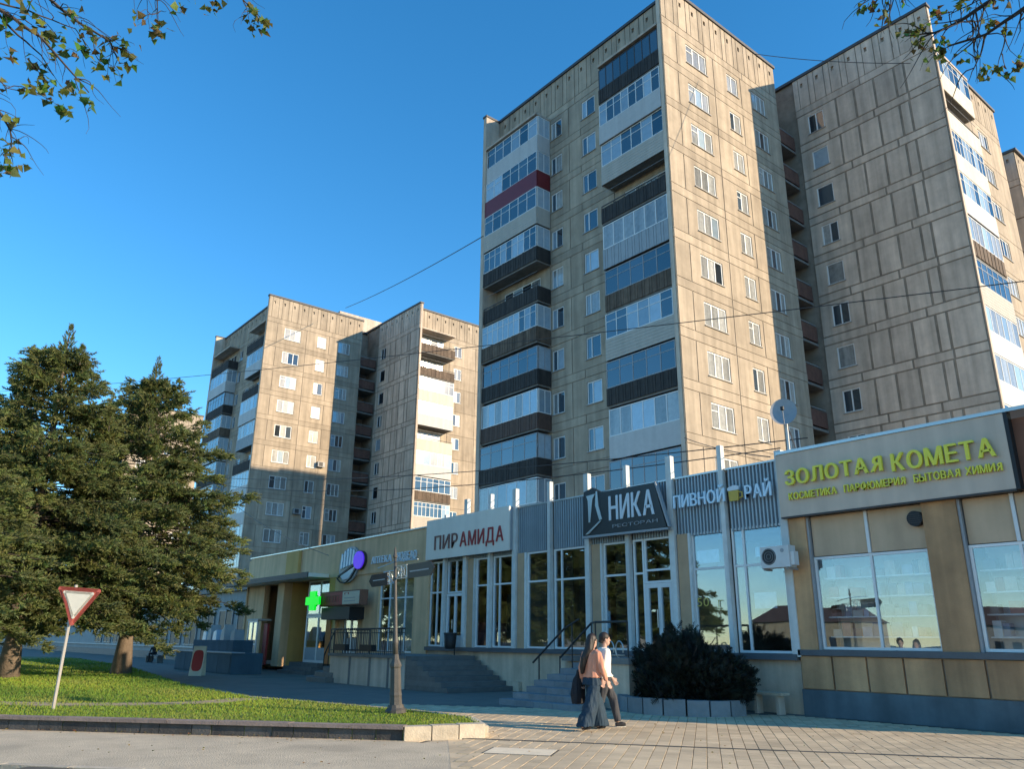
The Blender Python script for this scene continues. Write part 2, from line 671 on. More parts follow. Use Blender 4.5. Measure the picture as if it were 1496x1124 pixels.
def tower(dx, dz, label, group, stacks, rows=NST, far=False, only_end=False):
    """stacks: styles of the three balcony stacks (street left, street right, side)"""
    root = empty('apartment_tower', (BX+dx, BY, 0), label, 'apartment block', group)
    ox, oy = -BX, -BY

    def wb(name, m, *bb):
        return MB().box(bb[0]+dx, bb[1]+dx, bb[2], bb[3], bb[4], bb[5]).build(name, m, root)

    def face(org, rz, z):
        return (org[0]+ox, org[1]+oy, z+dz)
    top = ROOF+dz
    # structural core behind the panels (seen only in the joints)
    wb('wall', 'joint', XL+0.12, XR-0.12, YW+0.12, Y1-0.02, 0, top-0.2)
    wb('end_fin', 'concrete_grey', XL, XL+0.34, YF, YW+0.12, 0, top-0.15)
    wb('end_fin', 'concrete_grey', XR-0.36, XR-0.121, YF+0.02, YW+0.12, 0, top-0.15)
    wb('roof', 'flashing', XL-0.08, XR+0.09, YW-0.10, Y1+0.05, top-0.2, top)
    wb('roof', 'flashing', XL-0.06, XL+0.40, YF-0.06, YW-0.101, top-0.16, top-0.02)
    wb('roof', 'flashing', XR-0.42, XR+0.09, YF-0.06, YW-0.101, top-0.19, top-0.02)
    if not only_end:
        wb('wall', 'joint', -38, -26.2, Y1-0.02, Y2+0.2, 0, top-0.5)
        wb('wall', 'joint', -30, X2W-0.12, Y2+0.12, Y2E, 0, top-0.2)
        wb('end_fin', 'concrete_grey', X2W-0.12, X2F-0.002, Y2+0.12, Y2+0.36, 0, top-0.15)
        wb('roof', 'flashing', -30.1, X2W+0.10, Y2-0.09, Y2E+0.1, top-0.2, top)
        wb('roof', 'flashing', X2W+0.101, X2F+0.08, Y2-0.09, Y2+0.42, top-0.19, top-0.02)
        wb('roof', 'flashing', -38, -25.9, Y1+0.051, Y2-0.091, top-0.5, top-0.3)
        wb('lift_house', 'concrete_grey', -34, -27.5, 40.5, 46.5, top, top+2.3)
    # ---------------- side face of the front wing, towards +x
    F = lambda u, z: face((XR, YF+u), 0, z)
    rz = math.pi/2
    g = 0.035
    wcols = [(1.25, 4.75, 2.13, 4.07, (0.34, 0.66)), (4.75, 7.55, 6.12, 7.22, (0.42,)), (7.55, 11.75, 8.75, 10.25, (0.36, 0.68))]
    for k in range(rows):
        fl = FL0-FH*k
        inst('panel', plate(g, 4.75-g, 0, 0.50), root, F(0, fl-0.22), rz)
        inst('panel', plate(4.75+g, 11.75, 0, 0.50), root, F(0, fl-0.22), rz)
        inst('panel', plate(g, 1.25-g, 0.035, 2.25), root, F(0, fl+0.28), rz)
        for (a, b, c, d, sp) in wcols:
            inst('panel', plate(a+g, b-g, 0.035, 2.25, (c, d, 0.57, 1.95)), root, F(0, fl+0.28), rz)
            add_window(root, F(c+0.005, fl+0.855), rz, d-c-0.01, 1.37, sp, curtain=0.7 if not far else 0.5, vent=random.random() < 0.35)
    attic(root, F, rz, 0, 11.75, dz)
    if only_end:
        return root
    # ---------------- street face of the front wing, towards -y
    G = lambda u, z: face((XL, YW), 0, z)
    G = lambda u, z: (XL+u+ox, YW+oy, z+dz)
    W = XR-XL
    bl0, bl1 = 0.36, 6.05          # left balcony stack
    br0, br1 = 11.85, W-0.40       # right balcony stack
    for k in range(rows):
        fl = FL0-FH*k
        inst('panel', plate(bl0, 6.0-g, -0.22, 2.53, (1.2, 5.0, 0.05, 2.2)), root, G(0, fl), 0)
        inst('panel', plate(6.0+g, 7.9-g, 0.31, 2.53, (6.12, 7.18, 0.85, 2.23)), root, G(0, fl), 0)
        inst('panel', plate(7.9+g, 11.8-g, 0.31, 2.53, (9.10, 10.33, 0.85, 2.23)), root, G(0, fl), 0)
        inst('panel', plate(6.0+g, 9.0-g, -0.22, 0.28), root, G(0, fl), 0)
        inst('panel', plate(9.0+g, 11.8-g, -0.22, 0.28), root, G(0, fl), 0)
        inst('panel', plate(11.8+g, br1, -0.22, 2.53, (12.6, 15.9, 0.05, 2.2)), root, G(0, fl), 0)
        add_window(root, (XL+6.125+ox, YW+oy, fl+0.855+dz), 0, 1.05, 1.37, (0.40,), curtain=0.2)
        add_window(root, (XL+9.105+ox, YW+oy, fl+0.855+dz), 0, 1.22, 1.37, (0.36,), curtain=0.2)
        add_window(root, (XL+1.205+ox, YW+oy, fl+0.055+dz), 0, 3.79, 2.14, (0.25, 0.5, 0.75), 'frame_white', 0.35)
        add_window(root, (XL+12.605+ox, YW+oy, fl+0.055+dz), 0, 3.29, 2.14, (0.25, 0.5, 0.75), 'frame_white', 0.35)
        s0, s1 = stacks[0][k % len(stacks[0])], stacks[1][k % len(stacks[1])]
        add_balcony(root, (XL+bl0+ox, YW+oy, fl+dz), 0, bl1-bl0-0.1, s0, 'R', random.choice((1.06, 1.12, 1.16)))
        add_balcony(root, (XL+br0+ox, YW+oy, fl+dz), 0, br1-br0, s1, 'L', random.choice((1.06, 1.12, 1.16)))
    for (a, b) in ((bl0, bl1-0.1), (br0, br1)):
        me = simple(('canopy', round(b-a, 2)), lambda: MB().box(0, b-a, -1.25, -0.01, 0, 0.16).mesh('balcony_roof', 'concrete_grey'))
        inst('balcony_roof', me, root, (XL+a+ox, YW+oy, FL0+FH-0.17+dz))
    attic(root, lambda u, z: (XL+ox, YW+oy, z+dz), 0, 0.36, W-0.40, dz)
    # ---------------- recess with open loggias
    for k in range(rows):
        fl = FL0-FH*k
        lo = inst('loggia', simple('lg', lambda: MB().box(-2.7, -0.25, 0.02, Y2-Y1-0.02, -0.16, 0).mesh('loggia', 'slab')), root, (XR+ox, Y1+oy, fl+dz))
        inst('parapet', simple('lgp', lambda: MB().box(-0.40, -0.253, 0.03, Y2-Y1-0.03, 0.12, 1.12).mesh('parapet', 'loggia_brown')), lo)
        inst('handrail', simple('lgr', lambda: MB().box(-0.36, -0.30, 0.03, Y2-Y1-0.03, 1.24, 1.29).mesh('handrail', 'frame_grey')), lo)
    # ---------------- street face of the rear wing
    W2 = X2F-XR
    H = lambda u, z: (XR+u+ox, Y2+oy, z+dz)
    tall = [(0.05, 2.9, (0.85, 1.98, 0.85, 2.28)), (2.9, 4.15, None), (4.15, 5.45, None), (5.45, 6.75, None), (6.75, 7.35, None), (7.35, W2-0.02, None)]
    for k in range(rows):
        fl = FL0-FH*k
        for (a, b, h) in tall:
            inst('panel', plate(a+0.075, b-0.075, 0.36, 2.50, h, 0.12, 'concrete_grey', 0.074, 0.044), root, H(0, fl), 0)
        sp = [0.05, 3.4, 6.35, W2-0.02] if k % 2 else [0.05, 2.2, 5.2, 7.4, W2-0.02]
        for a, b in zip(sp[:-1], sp[1:]):
            inst('panel', plate(a+0.06, b-0.06, -0.20, 0.27, None, 0.12, 'concrete_grey', 0.059, 0.044), root, H(0, fl), 0)
        add_window(root, (XR+0.855+ox, Y2+oy, fl+0.855+dz), 0, 1.12, 1.42, () if k in (1, 2, 4, 6) else (0.5,), curtain=0.12)
    attic(root, lambda u, z: (XR+ox, Y2+oy, z+dz), 0, 0.05, W2-0.02, dz, 'concrete_grey')
    # ---------------- side face of the rear wing, towards +x
    J = lambda u, z: (X2W+ox, Y2+u+oy, z+dz)
    for k in range(rows):
        fl = FL0-FH*k
        inst('panel', plate(0.37, 5.2-g, -0.22, 2.53, (0.9, 4.4, 0.05, 2.2)), root, J(0, fl), rz)
        inst('panel', plate(5.2+g, 9.0-g, -0.22, 2.53, (5.9, 7.0, 0.85, 2.23)), root, J(0, fl), rz)
        inst('panel', plate(9.0+g, Y2E-Y2, -0.22, 2.53, (10.0, 11.6, 0.85, 2.23)), root, J(0, fl), rz)
        add_window(root, (X2W+ox, Y2+0.905+oy, fl+0.055+dz), rz, 3.49, 2.14, (0.25, 0.5, 0.75), 'frame_white', 0.6)
        add_window(root, (X2W+ox, Y2+5.905+oy, fl+0.855+dz), rz, 1.09, 1.37, (0.45,), curtain=0.6)
        add_window(root, (X2W+ox, Y2+10.005+oy, fl+0.855+dz), rz, 1.59, 1.37, (0.33, 0.66), curtain=0.6)
        add_balcony(root, (X2W+ox, Y2+0.37+oy, fl+dz), rz, 4.63, stacks[2][k % len(stacks[2])], 'R', 1.38)
    me = simple('canopy2', lambda: MB().box(0, 4.63, -1.45, -0.01, 0, 0.16).mesh('balcony_roof', 'concrete_grey'))
    inst('balcony_roof', me, root, (X2W+ox, Y2+0.37+oy, FL0+FH-0.17+dz), rz)
    attic(root, J, rz, 0.37, Y2E-Y2, dz)
    return root


def attic(root, F, rz, u0, u1, dz, m='concrete'):
    n = max(1, round((u1-u0)/1.18))
    s = (u1-u0)/n
    q = max(1, round((u1-u0)/4.0))
    t = (u1-u0)/q
    for i in range(q):
        inst('panel', plate(u0+i*t+0.03, u0+(i+1)*t-0.03, 0, 0.50, None, 0.12, m), root, F(0, FL0+FH-0.22), rz)
    for i in range(n):
        a = u0+i*s
        c = a+s*0.5
        # each rib panel split by a vertical groove, a small vent opening near the top
        inst('panel', plate(a+0.03, a+s*0.33, 0, 2.42, None, 0.12, m), root, F(0, FL0+FH+0.12+FL_ATT), rz)
        inst('panel', plate(a+s*0.33+0.05, a+s-0.03, 0, 2.42, (round(c-0.02, 3), round(c+0.17, 3), 1.62, 1.95), 0.12, m), root, F(0, FL0+FH+0.12+FL_ATT), rz)


FL_ATT = 0.20

# balcony styles by storey from the top
main_L = [('par_white', 'white', 6), ('par_red', 'white', 6), ('par_beige', 'white', 6), ('par_dark', 'white', 9), ('par_dark', None, 0),
          ('par_wood', 'white', 10), ('par_dark', 'grey', 6), ('par_brown', 'light', 8), ('par_dark', 'grey', 5), ('par_white', 'light', 6), ('par_white', 'white', 6)]
main_R = [('par_dark', 'dark', 8), ('par_white', 'white', 8), ('par_beige', 'white', 6), ('par_dark', None, 0), ('par_grey', 'light', 6),
          ('par_wood', 'grey', 5), ('par_beige', 'white', 6), ('par_dark', 'grey', 5), ('par_white', 'light', 6), ('par_dark', 'grey', 6), ('par_white', 'white', 6)]
main_S = [('par_cream', 'white', 6), ('par_cream', None, 0), ('par_cream', 'white', 9), ('par_white', 'white', 7), ('par_wood', 'light', 7),
          ('par_beige', 'grey', 6), ('par_white', 'light', 6), ('par_white', 'light', 5), ('par_cream', 'white', 6), ('par_white', 'white', 6), ('par_white', 'white', 6)]
left_L = [('par_dark', None, 6), ('par_white', 'light', 6), ('par_dark', 'grey', 6), ('par_wood', 'white', 6), ('par_white', 'white', 6),
          ('par_dark', 'white', 6), ('par_white', 'light', 6), ('par_dark', 'grey', 6), ('par_white', 'white', 6)]
left_R = [('par_dark', None, 6), ('par_white', 'light', 6), ('par_dark', None, 0), ('par_white', 'light', 5), ('par_grey', 'light', 6),
          ('par_dark', None, 6), ('par_white', 'light', 6), ('par_white', 'light', 6), ('par_grey', 'white', 6), ('par_white', 'white', 6)]
left_S = [('par_wood', None, 0), ('par_wood', None, 0), ('par_cream', 'white', 7), ('par_white', 'light', 5), ('par_cream', None, 0),
          ('par_white', 'light', 5), ('par_wood', 'white', 6), ('par_beige', 'white', 9), ('par_white', 'white', 6), ('par_white', 'white', 6)]
tower(0, 0, 'tallest concrete panel apartment tower with a dark red balcony, behind the shops', None, (main_L, main_R, main_S))
tower(-56.3, -0.85, 'smaller looking concrete panel tower between the spruces and the tallest tower', None, (left_L, left_R, left_S), far=True)
tower(-112, -1.0, 'far beige tower of which only a sliver shows behind the right spruce', None, None, far=True, only_end=True)

# further wing of the tall tower, seen at the right edge of the picture
def far_wing():
    root = empty('apartment_tower', (-22, 68, 0), 'far dark wing of the apartment block at the right picture edge', 'apartment block')
    MB().box(-26.6, -18.0, 58.0, 64.6, 0, ROOF-0.3).build('wall', 'joint', root)
    MB().box(-26.6, -16.62, 64.5, 69.5, 0, ROOF-0.2).build('wall', 'joint', root)
    MB().box(-26.65, -16.3, 64.25, 69.6, ROOF-0.2, ROOF).build('roof', 'flashing', root)
    for k in range(NST):
        fl = FL0-FH*k
        for a, b in ((0.0, 2.4), (2.4, 5.0)):
            inst('panel', plate(a+0.04, b-0.04, -0.2, 2.5, None, 0.12, 'concrete_grey'), root, (-21.5+22, 64.38-68, fl))
        for a, b, c, d in ((0.0, 5.1, 1.6, 3.2),):
            inst('panel', plate(a+0.04, b-0.04, -0.2, 2.5, (c, d, 0.85, 2.23)), root, (-16.5+22, 64.38-68, fl), math.pi/2)
            add_window(root, (-16.5+22, 64.38-68+c+0.005, fl+0.855), math.pi/2, d-c-0.01, 1.37, (0.5,))
    attic(root, lambda u, z: (-21.5+22, 64.38-68, z), 0, 0, 5.0, 0, 'concrete_grey')
    attic(root, lambda u, z: (-16.5+22, 64.38-68, z), math.pi/2, 0, 5.1, 0)


far_wing()


# air conditioners hung on the smaller tower
for i, (yy, zz, lb) in enumerate(((37.6, 19.6, 'small air conditioner high on the sunlit side of the smaller tower'), (35.3, 14.2, 'small air conditioner in the shaded lower part of the smaller tower'), (41.0, 8.7, 'lowest small air conditioner on the smaller tower'))):
    a_ = empty('air_conditioner', (XR-56.3+0.25, yy, zz), lb, 'air conditioner')
    MB().box(XR-56.3+0.06, XR-56.3+0.40, yy-0.4, yy+0.4, zz, zz+0.55).build('case', 'frame_grey', a_)
    MB().box(XR-56.3+0.401, XR-56.3+0.41, yy-0.3, yy+0.15, zz+0.06, zz+0.5).build('grille', 'frame_dark', a_)
# ------------------------------------------------------------------ ground
mat('asphalt', (0.055, 0.055, 0.056), 0.9, 0.2, 2.0, 0, 0.4, 60)
mat('pavement_far', (0.17, 0.15, 0.125), 0.9, 0.16, 1.2, 0, 0.3, 40, patch=((0.13, 0.118, 0.10), 0.5, 0.55))
mat('paving_bed', (0.10, 0.085, 0.065), 0.95, 0.2, 6)
mat('paver', (0.58, 0.445, 0.28), 0.88, 0.22, 0.7, 0, 0.35, 60, 0.07, attr=True, patch=((0.42, 0.32, 0.205), 0.9, 0.62))
mat('paver_one', (0.58, 0.445, 0.28), 0.88, 0.22, 0.7, 0, 0.35, 60, 0.10, patch=((0.42, 0.32, 0.205), 0.9, 0.62))
mat('beton', (0.55, 0.45, 0.31), 0.9, 0.20, 1.4, 0, 0.8, 45, patch=((0.42, 0.345, 0.24), 0.7, 0.56))
mat('grass_soil', (0.105, 0.145, 0.03), 0.95, 0.35, 1.5, 0, 0.6, 30, patch=((0.25, 0.205, 0.10), 0.33, 0.58))
mat('grass', (0.165, 0.245, 0.026), 0.8, 0, attr=True, trans=0.25)
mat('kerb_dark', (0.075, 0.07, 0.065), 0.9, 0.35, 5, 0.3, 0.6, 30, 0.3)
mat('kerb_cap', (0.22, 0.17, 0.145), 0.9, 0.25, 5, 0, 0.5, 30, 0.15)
mat('kerb_light', (0.50, 0.42, 0.31), 0.9, 0.2, 5, 0, 0.5, 30, 0.12)


def sheet(name, pts, z, m, kind='structure'):
    b = MB()
    n = len(pts)
    b.v = [(p[0], p[1], z) for p in pts]
    b.f = [tuple(range(n))]
    o = b.build(name, m)
    o['kind'] = kind
    return o


sheet('ground', [(-900, -900), (900, -900), (900, 900), (-900, 900)], -0.14, 'asphalt')
S = Vector((0.765, 0.644, 0)).normalized()     # along the street kerb
Nn = Vector((-S.y, S.x, 0))
R0 = Vector((-12.9, 2.0, 0))                    # a point of the street kerb


def st(s, n, z=0.0):
    return R0+S*s+Nn*n+Vector((0, 0, z))


# pavement slab: from the street kerb to beyond the buildings
def pav():
    a, b = st(-60, 0.16), st(60, 0.16)
    pts = [(a.x, a.y), (b.x, b.y), (40, 100), (-260, 100), (-260, -30)]
    mb = MB().prism(pts, -0.12, 0.0)
    o = mb.build('pavement', 'pavement_far')
    o['kind'] = 'structure'
    return o


pavement = pav()
kb = empty('street_kerb', (R0.x, R0.y, -0.14), 'x', 'y')
del kb['label'], kb['category']
kb['kind'] = 'structure'
for i in range(-14, 14):
    a, b = st(i*1.0+0.012, 0.0), st(i*1.0+0.988, 0.0)
    c, d = st(i*1.0+0.988, 0.155), st(i*1.0+0.012, 0.155)
    MB().prism([(a.x, a.y), (b.x, b.y), (c.x, c.y), (d.x, d.y)], -0.13, 0.012+0.004*random.random()).build('kerb_stone', 'kerb_light', kb)

# plain concrete apron at the left, paving stones at the right
K0 = Vector((-17.70, 2.62, 0))
K1 = Vector((-12.20, 7.66, 0))
K2 = Vector((-11.72, 9.00, 0))
KD = (K1-K0).normalized()
KL = K1-KD*34
apr = [st(-40, 0.165), st(6.2, 0.165), st(4.6, 6.0), K1+Vector((0.05, 0, 0)), K1, KL]
apr2 = [apr[0], st(6.7, 0.165), st(5.1, 6.0), K1+Vector((0.45, 0.1, 0)), K1, KL]
o = sheet('pavement', [(p.x, p.y) for p in apr2], 0.004, 'beton')
PD = Vector((0.793, 0.609, 0))
PN = Vector((-0.609, 0.793, 0))
P0 = Vector((-10.19, 9.85, 0))
bed = sheet('pavement', [tuple((P0+PD*a+PN*b)[:2]) for a, b in ((-6.5, -9), (18, -9), (18, 6.5), (-6.5, 6.5))], 0.002, 'paving_bed')
bed2 = [K1, st(4.6, 6.0), st(6.2, 0.165)]


def inside(p, poly):
    c = False
    j = len(poly)-1
    for i in range(len(poly)):
        a, b = poly[i], poly[j]
        if (a.y > p.y) != (b.y > p.y) and p.x < (b.x-a.x)*(p.y-a.y)/(b.y-a.y)+a.x:
            c = not c
        j = i
    return c


LAWN = [KL, K1, K2, Vector((-13.2, 9.80, 0)), Vector((-15.2, 9.75, 0)), Vector((-20.7, 8.45, 0)), Vector((-27, 8.8, 0)), Vector((-34, 10.0, 0)), Vector((-45, 11.8, 0)), Vector((-66, 13.4, 0)), Vector((-75, 5, 0)), Vector((-60, -22, 0))]


def pavers():
    wd, ln = 0.20, 0.30
    cells = []
    for i in range(-32, 78):
        for j in range(-26, 22):
            off = 0.15 if i % 2 else 0.0
            c = P0+PD*((i+0.5)*wd)+PN*((j+0.5)*ln+off)
            nd = (c-P0).dot(PN)
            if abs(nd) < ln*0.5+0.03 and False:
                continue
            if inside(c, LAWN) or inside(c, apr) or c.y > 17.6 or (c-R0).dot(Nn) < 0.35:
                continue
            d = c-CAM
            dep = d.dot(fw)
            if dep < 4:
                vis = False
            else:
                sx = d.dot(r2)/dep*FPX
                sy = -d.dot(u2)/dep*FPX
                vis = abs(sx) < 800 and abs(sy) < 610
            cells.append((0 if vis else 1, d.length, c))
    cells.sort(key=lambda t: t[:2])
    g = 0.0045
    me = None
    b = MB()
    hx, hy = wd/2-g, ln/2-g
    a0 = [PD*hx*sx+PN*hy*sy for sx, sy in ((-1, -1), (1, -1), (1, 1), (-1, 1))]
    bev = 0.003
    a1 = [PD*(hx-bev)*sx+PN*(hy-bev)*sy for sx, sy in ((-1, -1), (1, -1), (1, 1), (-1, 1))]

    def stone(mb, c, z):
        n = len(mb.v)
        for q in a0:
            mb.v.append((c.x+q.x, c.y+q.y, 0.003))
        for q in a0:
            mb.v.append((c.x+q.x, c.y+q.y, z-0.005))
        for q in a1:
            mb.v.append((c.x+q.x, c.y+q.y, z))
        for i in range(4):
            j = (i+1) % 4
            mb.f.append((n+i, n+j, n+4+j, n+4+i))
            mb.f.append((n+4+i, n+4+j, n+8+j, n+8+i))
        mb.f.append((n+8, n+9, n+10, n+11))
    one = MB()
    stone(one, Vector((0, 0, 0)), 0.016)
    me = one.mesh('paving_stone', 'paver_one')
    for _, _, c in cells[:300]:
        inst('paving_stone', me, pavement, Vector((c.x, c.y, random.uniform(-0.001, 0.002)))-origin(pavement)+Vector((0, 0, 0)))
    tint = []
    for _, _, c in cells[300:]:
        stone(b, c, 0.016+random.uniform(-0.002, 0.002))
        t = random.uniform(0.86, 1.12)
        tint += [(t, t, t)]*12
    off = origin(pavement)
    me = b.mesh('paving_stones', 'paver', off=off)
    a = me.attributes.new('tint', 'FLOAT_COLOR', 'POINT')
    a.data.foreach_set('color', np.concatenate([np.array(tint, np.float32), np.ones((len(tint), 1), np.float32)], 1).ravel())
    o = inst('paving_stones', me, pavement)
    o['kind'] = 'stuff'
    o['label'] = 'small beige paving stones in front of the shops'


pavers()
# edging stones between the plain apron and the paving
ea, eb, ec = Vector(K1)+Vector((0.16, -0.02, 0)), st(4.6, 6.0), st(6.2, 0.3)
for a, b in ((ea, eb), (eb, ec)):
    d = b-a
    n = max(1, round(d.length/0.5))
    dn = d.normalized()
    pn = Vector((-dn.y, dn.x, 0))
    for i in range(n):
        p, q2 = a+d*(i/n)+dn*0.005, a+d*((i+1)/n)-dn*0.005
        qq = [p-pn*0.22, q2-pn*0.22, q2+pn*0.24, p+pn*0.24]
        MB().prism([(v.x, v.y) for v in qq], 0.002, 0.006).build('edging_stone', 'paver_one', pavement)
# drainage channel across the paving
mat('drain', (0.06, 0.06, 0.05), 0.7, 0.3, 6)
q = [P0+PD*a+PN*b for a, b in ((-2.3, -0.045), (14, -0.045), (14, 0.045), (-2.3, 0.045))]
o = MB().prism([(p.x, p.y) for p in q], 0.004, 0.0215).build('drainage_channel', 'drain')
tag(o, 'thin dark drainage channel running across the sunlit paving', 'drain')
# pale cover set into the paving
mat('cover', (0.80, 0.66, 0.46), 0.8, 0.12, 4, 0, 0.3, 50)
mh = empty('access_cover', (-9.95, 8.35, 0), 'pale rectangular access cover set into the pavement near the bottom edge', 'cover')
c = Vector((-9.95, 8.35, 0))
q = [c+PD*a+PN*b for a, b in ((-0.5, -0.33), (0.5, -0.33), (0.5, 0.33), (-0.5, 0.33))]
MB().prism([(p.x, p.y) for p in q], 0.004, 0.022).build('plate', 'cover', mh)
q = [c+PD*a+PN*b for a, b in ((-0.53, -0.36), (0.53, -0.36), (0.53, 0.36), (-0.53, 0.36))]
MB().prism([(p.x, p.y) for p in q], 0.003, 0.0195).build('frame', 'drain', mh)

# ------------------------------------------------------------------ raised lawn with its kerb
LZ = 0.22


def lawn():
    mb = MB()
    n = len(LAWN)
    # fine grid is not needed: gentle top, blades carry the relief
    mb.prism([(p.x, p.y) for p in LAWN], 0.0, LZ-0.03)
    o = mb.build('lawn', 'grass_soil')
    o['kind'] = 'structure'
    return o


lawn_o = lawn()
kerb = empty('lawn_kerb', (K1.x, K1.y, 0), 'low stone kerb round the sunlit lawn, dark in front', 'kerb')
KN = Vector((KD.y, -KD.x, 0))      # outwards, to the street
s = 0.0
while s < 22:
    ln = random.uniform(0.34, 0.62)
    a, b = K1-KD*s, K1-KD*(s+ln-0.015)
    t = random.uniform(0.0, 0.015)
    q = [b+KN*(0.01+t), a+KN*(0.01+t), a-KN*0.2, b-KN*0.2]
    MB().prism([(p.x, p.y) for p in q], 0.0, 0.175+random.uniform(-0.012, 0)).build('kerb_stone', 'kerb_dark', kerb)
    s += ln
s = -0.02
while s < 22:
    ln = random.uniform(0.9, 1.3)
    a, b = K1-KD*s, K1-KD*(s+ln-0.01)
    q = [b+KN*0.075, a+KN*0.075, a-KN*0.19, b-KN*0.19]
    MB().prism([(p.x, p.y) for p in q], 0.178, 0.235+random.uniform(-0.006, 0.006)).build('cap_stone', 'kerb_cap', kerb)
    s += ln
ED = (K2-K1).normalized()
EN = Vector((ED.y, -ED.x, 0))
L_ = (K2-K1).length
for i in range(3):
    a, b = K1+ED*(L_*i/3+0.012), K1+ED*(L_*(i+1)/3-0.008)
    q = [a+EN*0.09, b+EN*0.09, b-EN*0.16, a-EN*0.16]
    MB().prism([(p.x, p.y) for p in q], 0.0, 0.225+0.008*i).build('kerb_stone', 'kerb_light', kerb)
# the kerb along the far side of the lawn tip
far_pts = [K2, Vector((-13.2, 9.80, 0)), Vector((-15.2, 9.75, 0)), Vector((-20.7, 8.45, 0)), Vector((-27, 8.8, 0))]
for a, b in zip(far_pts[:-1], far_pts[1:]):
    d = (b-a)
    n = max(1, int(d.length/1.0))
    dn = d.normalized()
    pn = Vector((dn.y, -dn.x, 0))
    for i in range(n):
        p, q2 = a+d*(i/n)+dn*0.01, a+d*((i+1)/n)-dn*0.005
        qq = [p-pn*0.06, p+pn*0.08, q2+pn*0.08, q2-pn*0.06]
        MB().prism([(v.x, v.y) for v in reversed(qq)], 0.0, 0.2).build('kerb_stone', 'kerb_light', kerb)


PATH = [(-24.5, 0.5), (-20.6, 3.9), (-19.6, 5.6), (-19.4, 6.9), (-20.2, 8.2)]
mat('worn_earth', (0.36, 0.28, 0.165), 0.95, 0.2, 3, 0, 0.4, 40)
pp = []
for sd_ in (1, -1):
    row = []
    for i, p in enumerate(PATH):
        a, c = Vector(PATH[max(i-1, 0)]), Vector(PATH[min(i+1, len(PATH)-1)])
        d = (c-a).normalized()
        row.append((p[0]-d.y*0.42*sd_, p[1]+d.x*0.42*sd_))
    pp += row if sd_ == 1 else row[::-1]
sheet('path', pp[::-1], LZ-0.024, 'worn_earth')


def grass():
    n = 150000
    P = []
    xs = rng.uniform(-62, -11.7, n*6)
    ys = rng.uniform(-8, 13.4, n*6)
    # keep those on the lawn and in or near the field of view, denser near the camera
    px = np.array([p.x for p in LAWN])
    py = np.array([p.y for p in LAWN])
    ins = np.zeros(len(xs), bool)
    j = len(px)-1
    for i in range(len(px)):
        cond = ((py[i] > ys) != (py[j] > ys)) & (xs < (px[j]-px[i])*(ys-py[i])/(py[j]-py[i])+px[i])
        ins ^= cond
        j = i
    d = np.hypot(xs, ys)
    az = (ys*(-r2.x*0)+(-xs)*0)
    view = (ys > -0.20*xs*-1*0.8) | True
    keep = ins & (rng.random(len(xs)) < np.clip((16/d)**2.2, 0, 1)) & (ys > 0.16*(-xs)*-1-0.2*(-xs)*0.0-1.5)
    # not on the stone kerb
    rel = (xs-K1.x)*KN.x+(ys-K1.y)*KN.y
    keep &= rel < -0.22
    # worn footpath across the lawn stays almost bare
    for (ax_, ay_), (bx_, by_) in zip(PATH[:-1], PATH[1:]):
        ex, ey = bx_-ax_, by_-ay_
        tt = np.clip(((xs-ax_)*ex+(ys-ay_)*ey)/(ex*ex+ey*ey), 0, 1)
        dd = np.hypot(xs-ax_-tt*ex, ys-ay_-tt*ey)
        keep &= ~((dd < 0.50+0.15*np.sin(xs*3.1)+rng.normal(0, 0.16, len(xs))) & (rng.random(len(xs)) < 0.72))
    xs, ys = xs[keep][:n], ys[keep][:n]
    k = len(xs)
    d = np.hypot(xs, ys)
    h = rng.uniform(0.025, 0.055, k)*np.clip(d/18, 0.9, 1.5)
    wd = rng.uniform(0.006, 0.011, k)*np.clip(d/13, 1, 3.0)
    a = rng.uniform(0, math.tau, k)
    lx, ly = rng.normal(0, 0.4, k)*h, rng.normal(0, 0.4, k)*h
    V = np.zeros((k, 3, 3))
    z0 = LZ-0.035
    V[:, 0] = np.stack([xs-np.cos(a)*wd, ys-np.sin(a)*wd, np.full(k, z0)], 1)
    V[:, 1] = np.stack([xs+np.cos(a)*wd, ys+np.sin(a)*wd, np.full(k, z0)], 1)
    V[:, 2] = np.stack([xs+lx, ys+ly, z0+h], 1)
    big = np.sin(xs*0.55+1.3*np.sin(ys*0.8))+np.sin(ys*1.1-xs*0.2+2)
    dry = (np.sin(xs*0.9+ys*0.5)+np.sin(ys*1.7-xs*0.33)+rng.normal(0, 0.6, k)) > 1.25
    t = np.stack([rng.uniform(0.8, 1.25, k), rng.uniform(0.85, 1.15, k), rng.uniform(0.7, 1.2, k)], 1)
    t *= (1+0.13*big)[:, None]*np.array([1.0, 1.0, 1.0])
    t[:, 0] *= 1+0.10*np.clip(big, -1, 1)
    t[dry] = np.stack([rng.uniform(1.15, 1.5, dry.sum()), rng.uniform(0.95, 1.15, dry.sum()), rng.uniform(1.2, 2.0, dry.sum())], 1)
    me = npmesh('grass', V.reshape(-1, 3), np.arange(k*3).reshape(-1, 3), 'grass', np.repeat(t, 3, 0))
    o = inst('grass', me)
    tag(o, 'short sunlit green grass growing on the raised lawn', 'grass', kind='stuff')


grass()


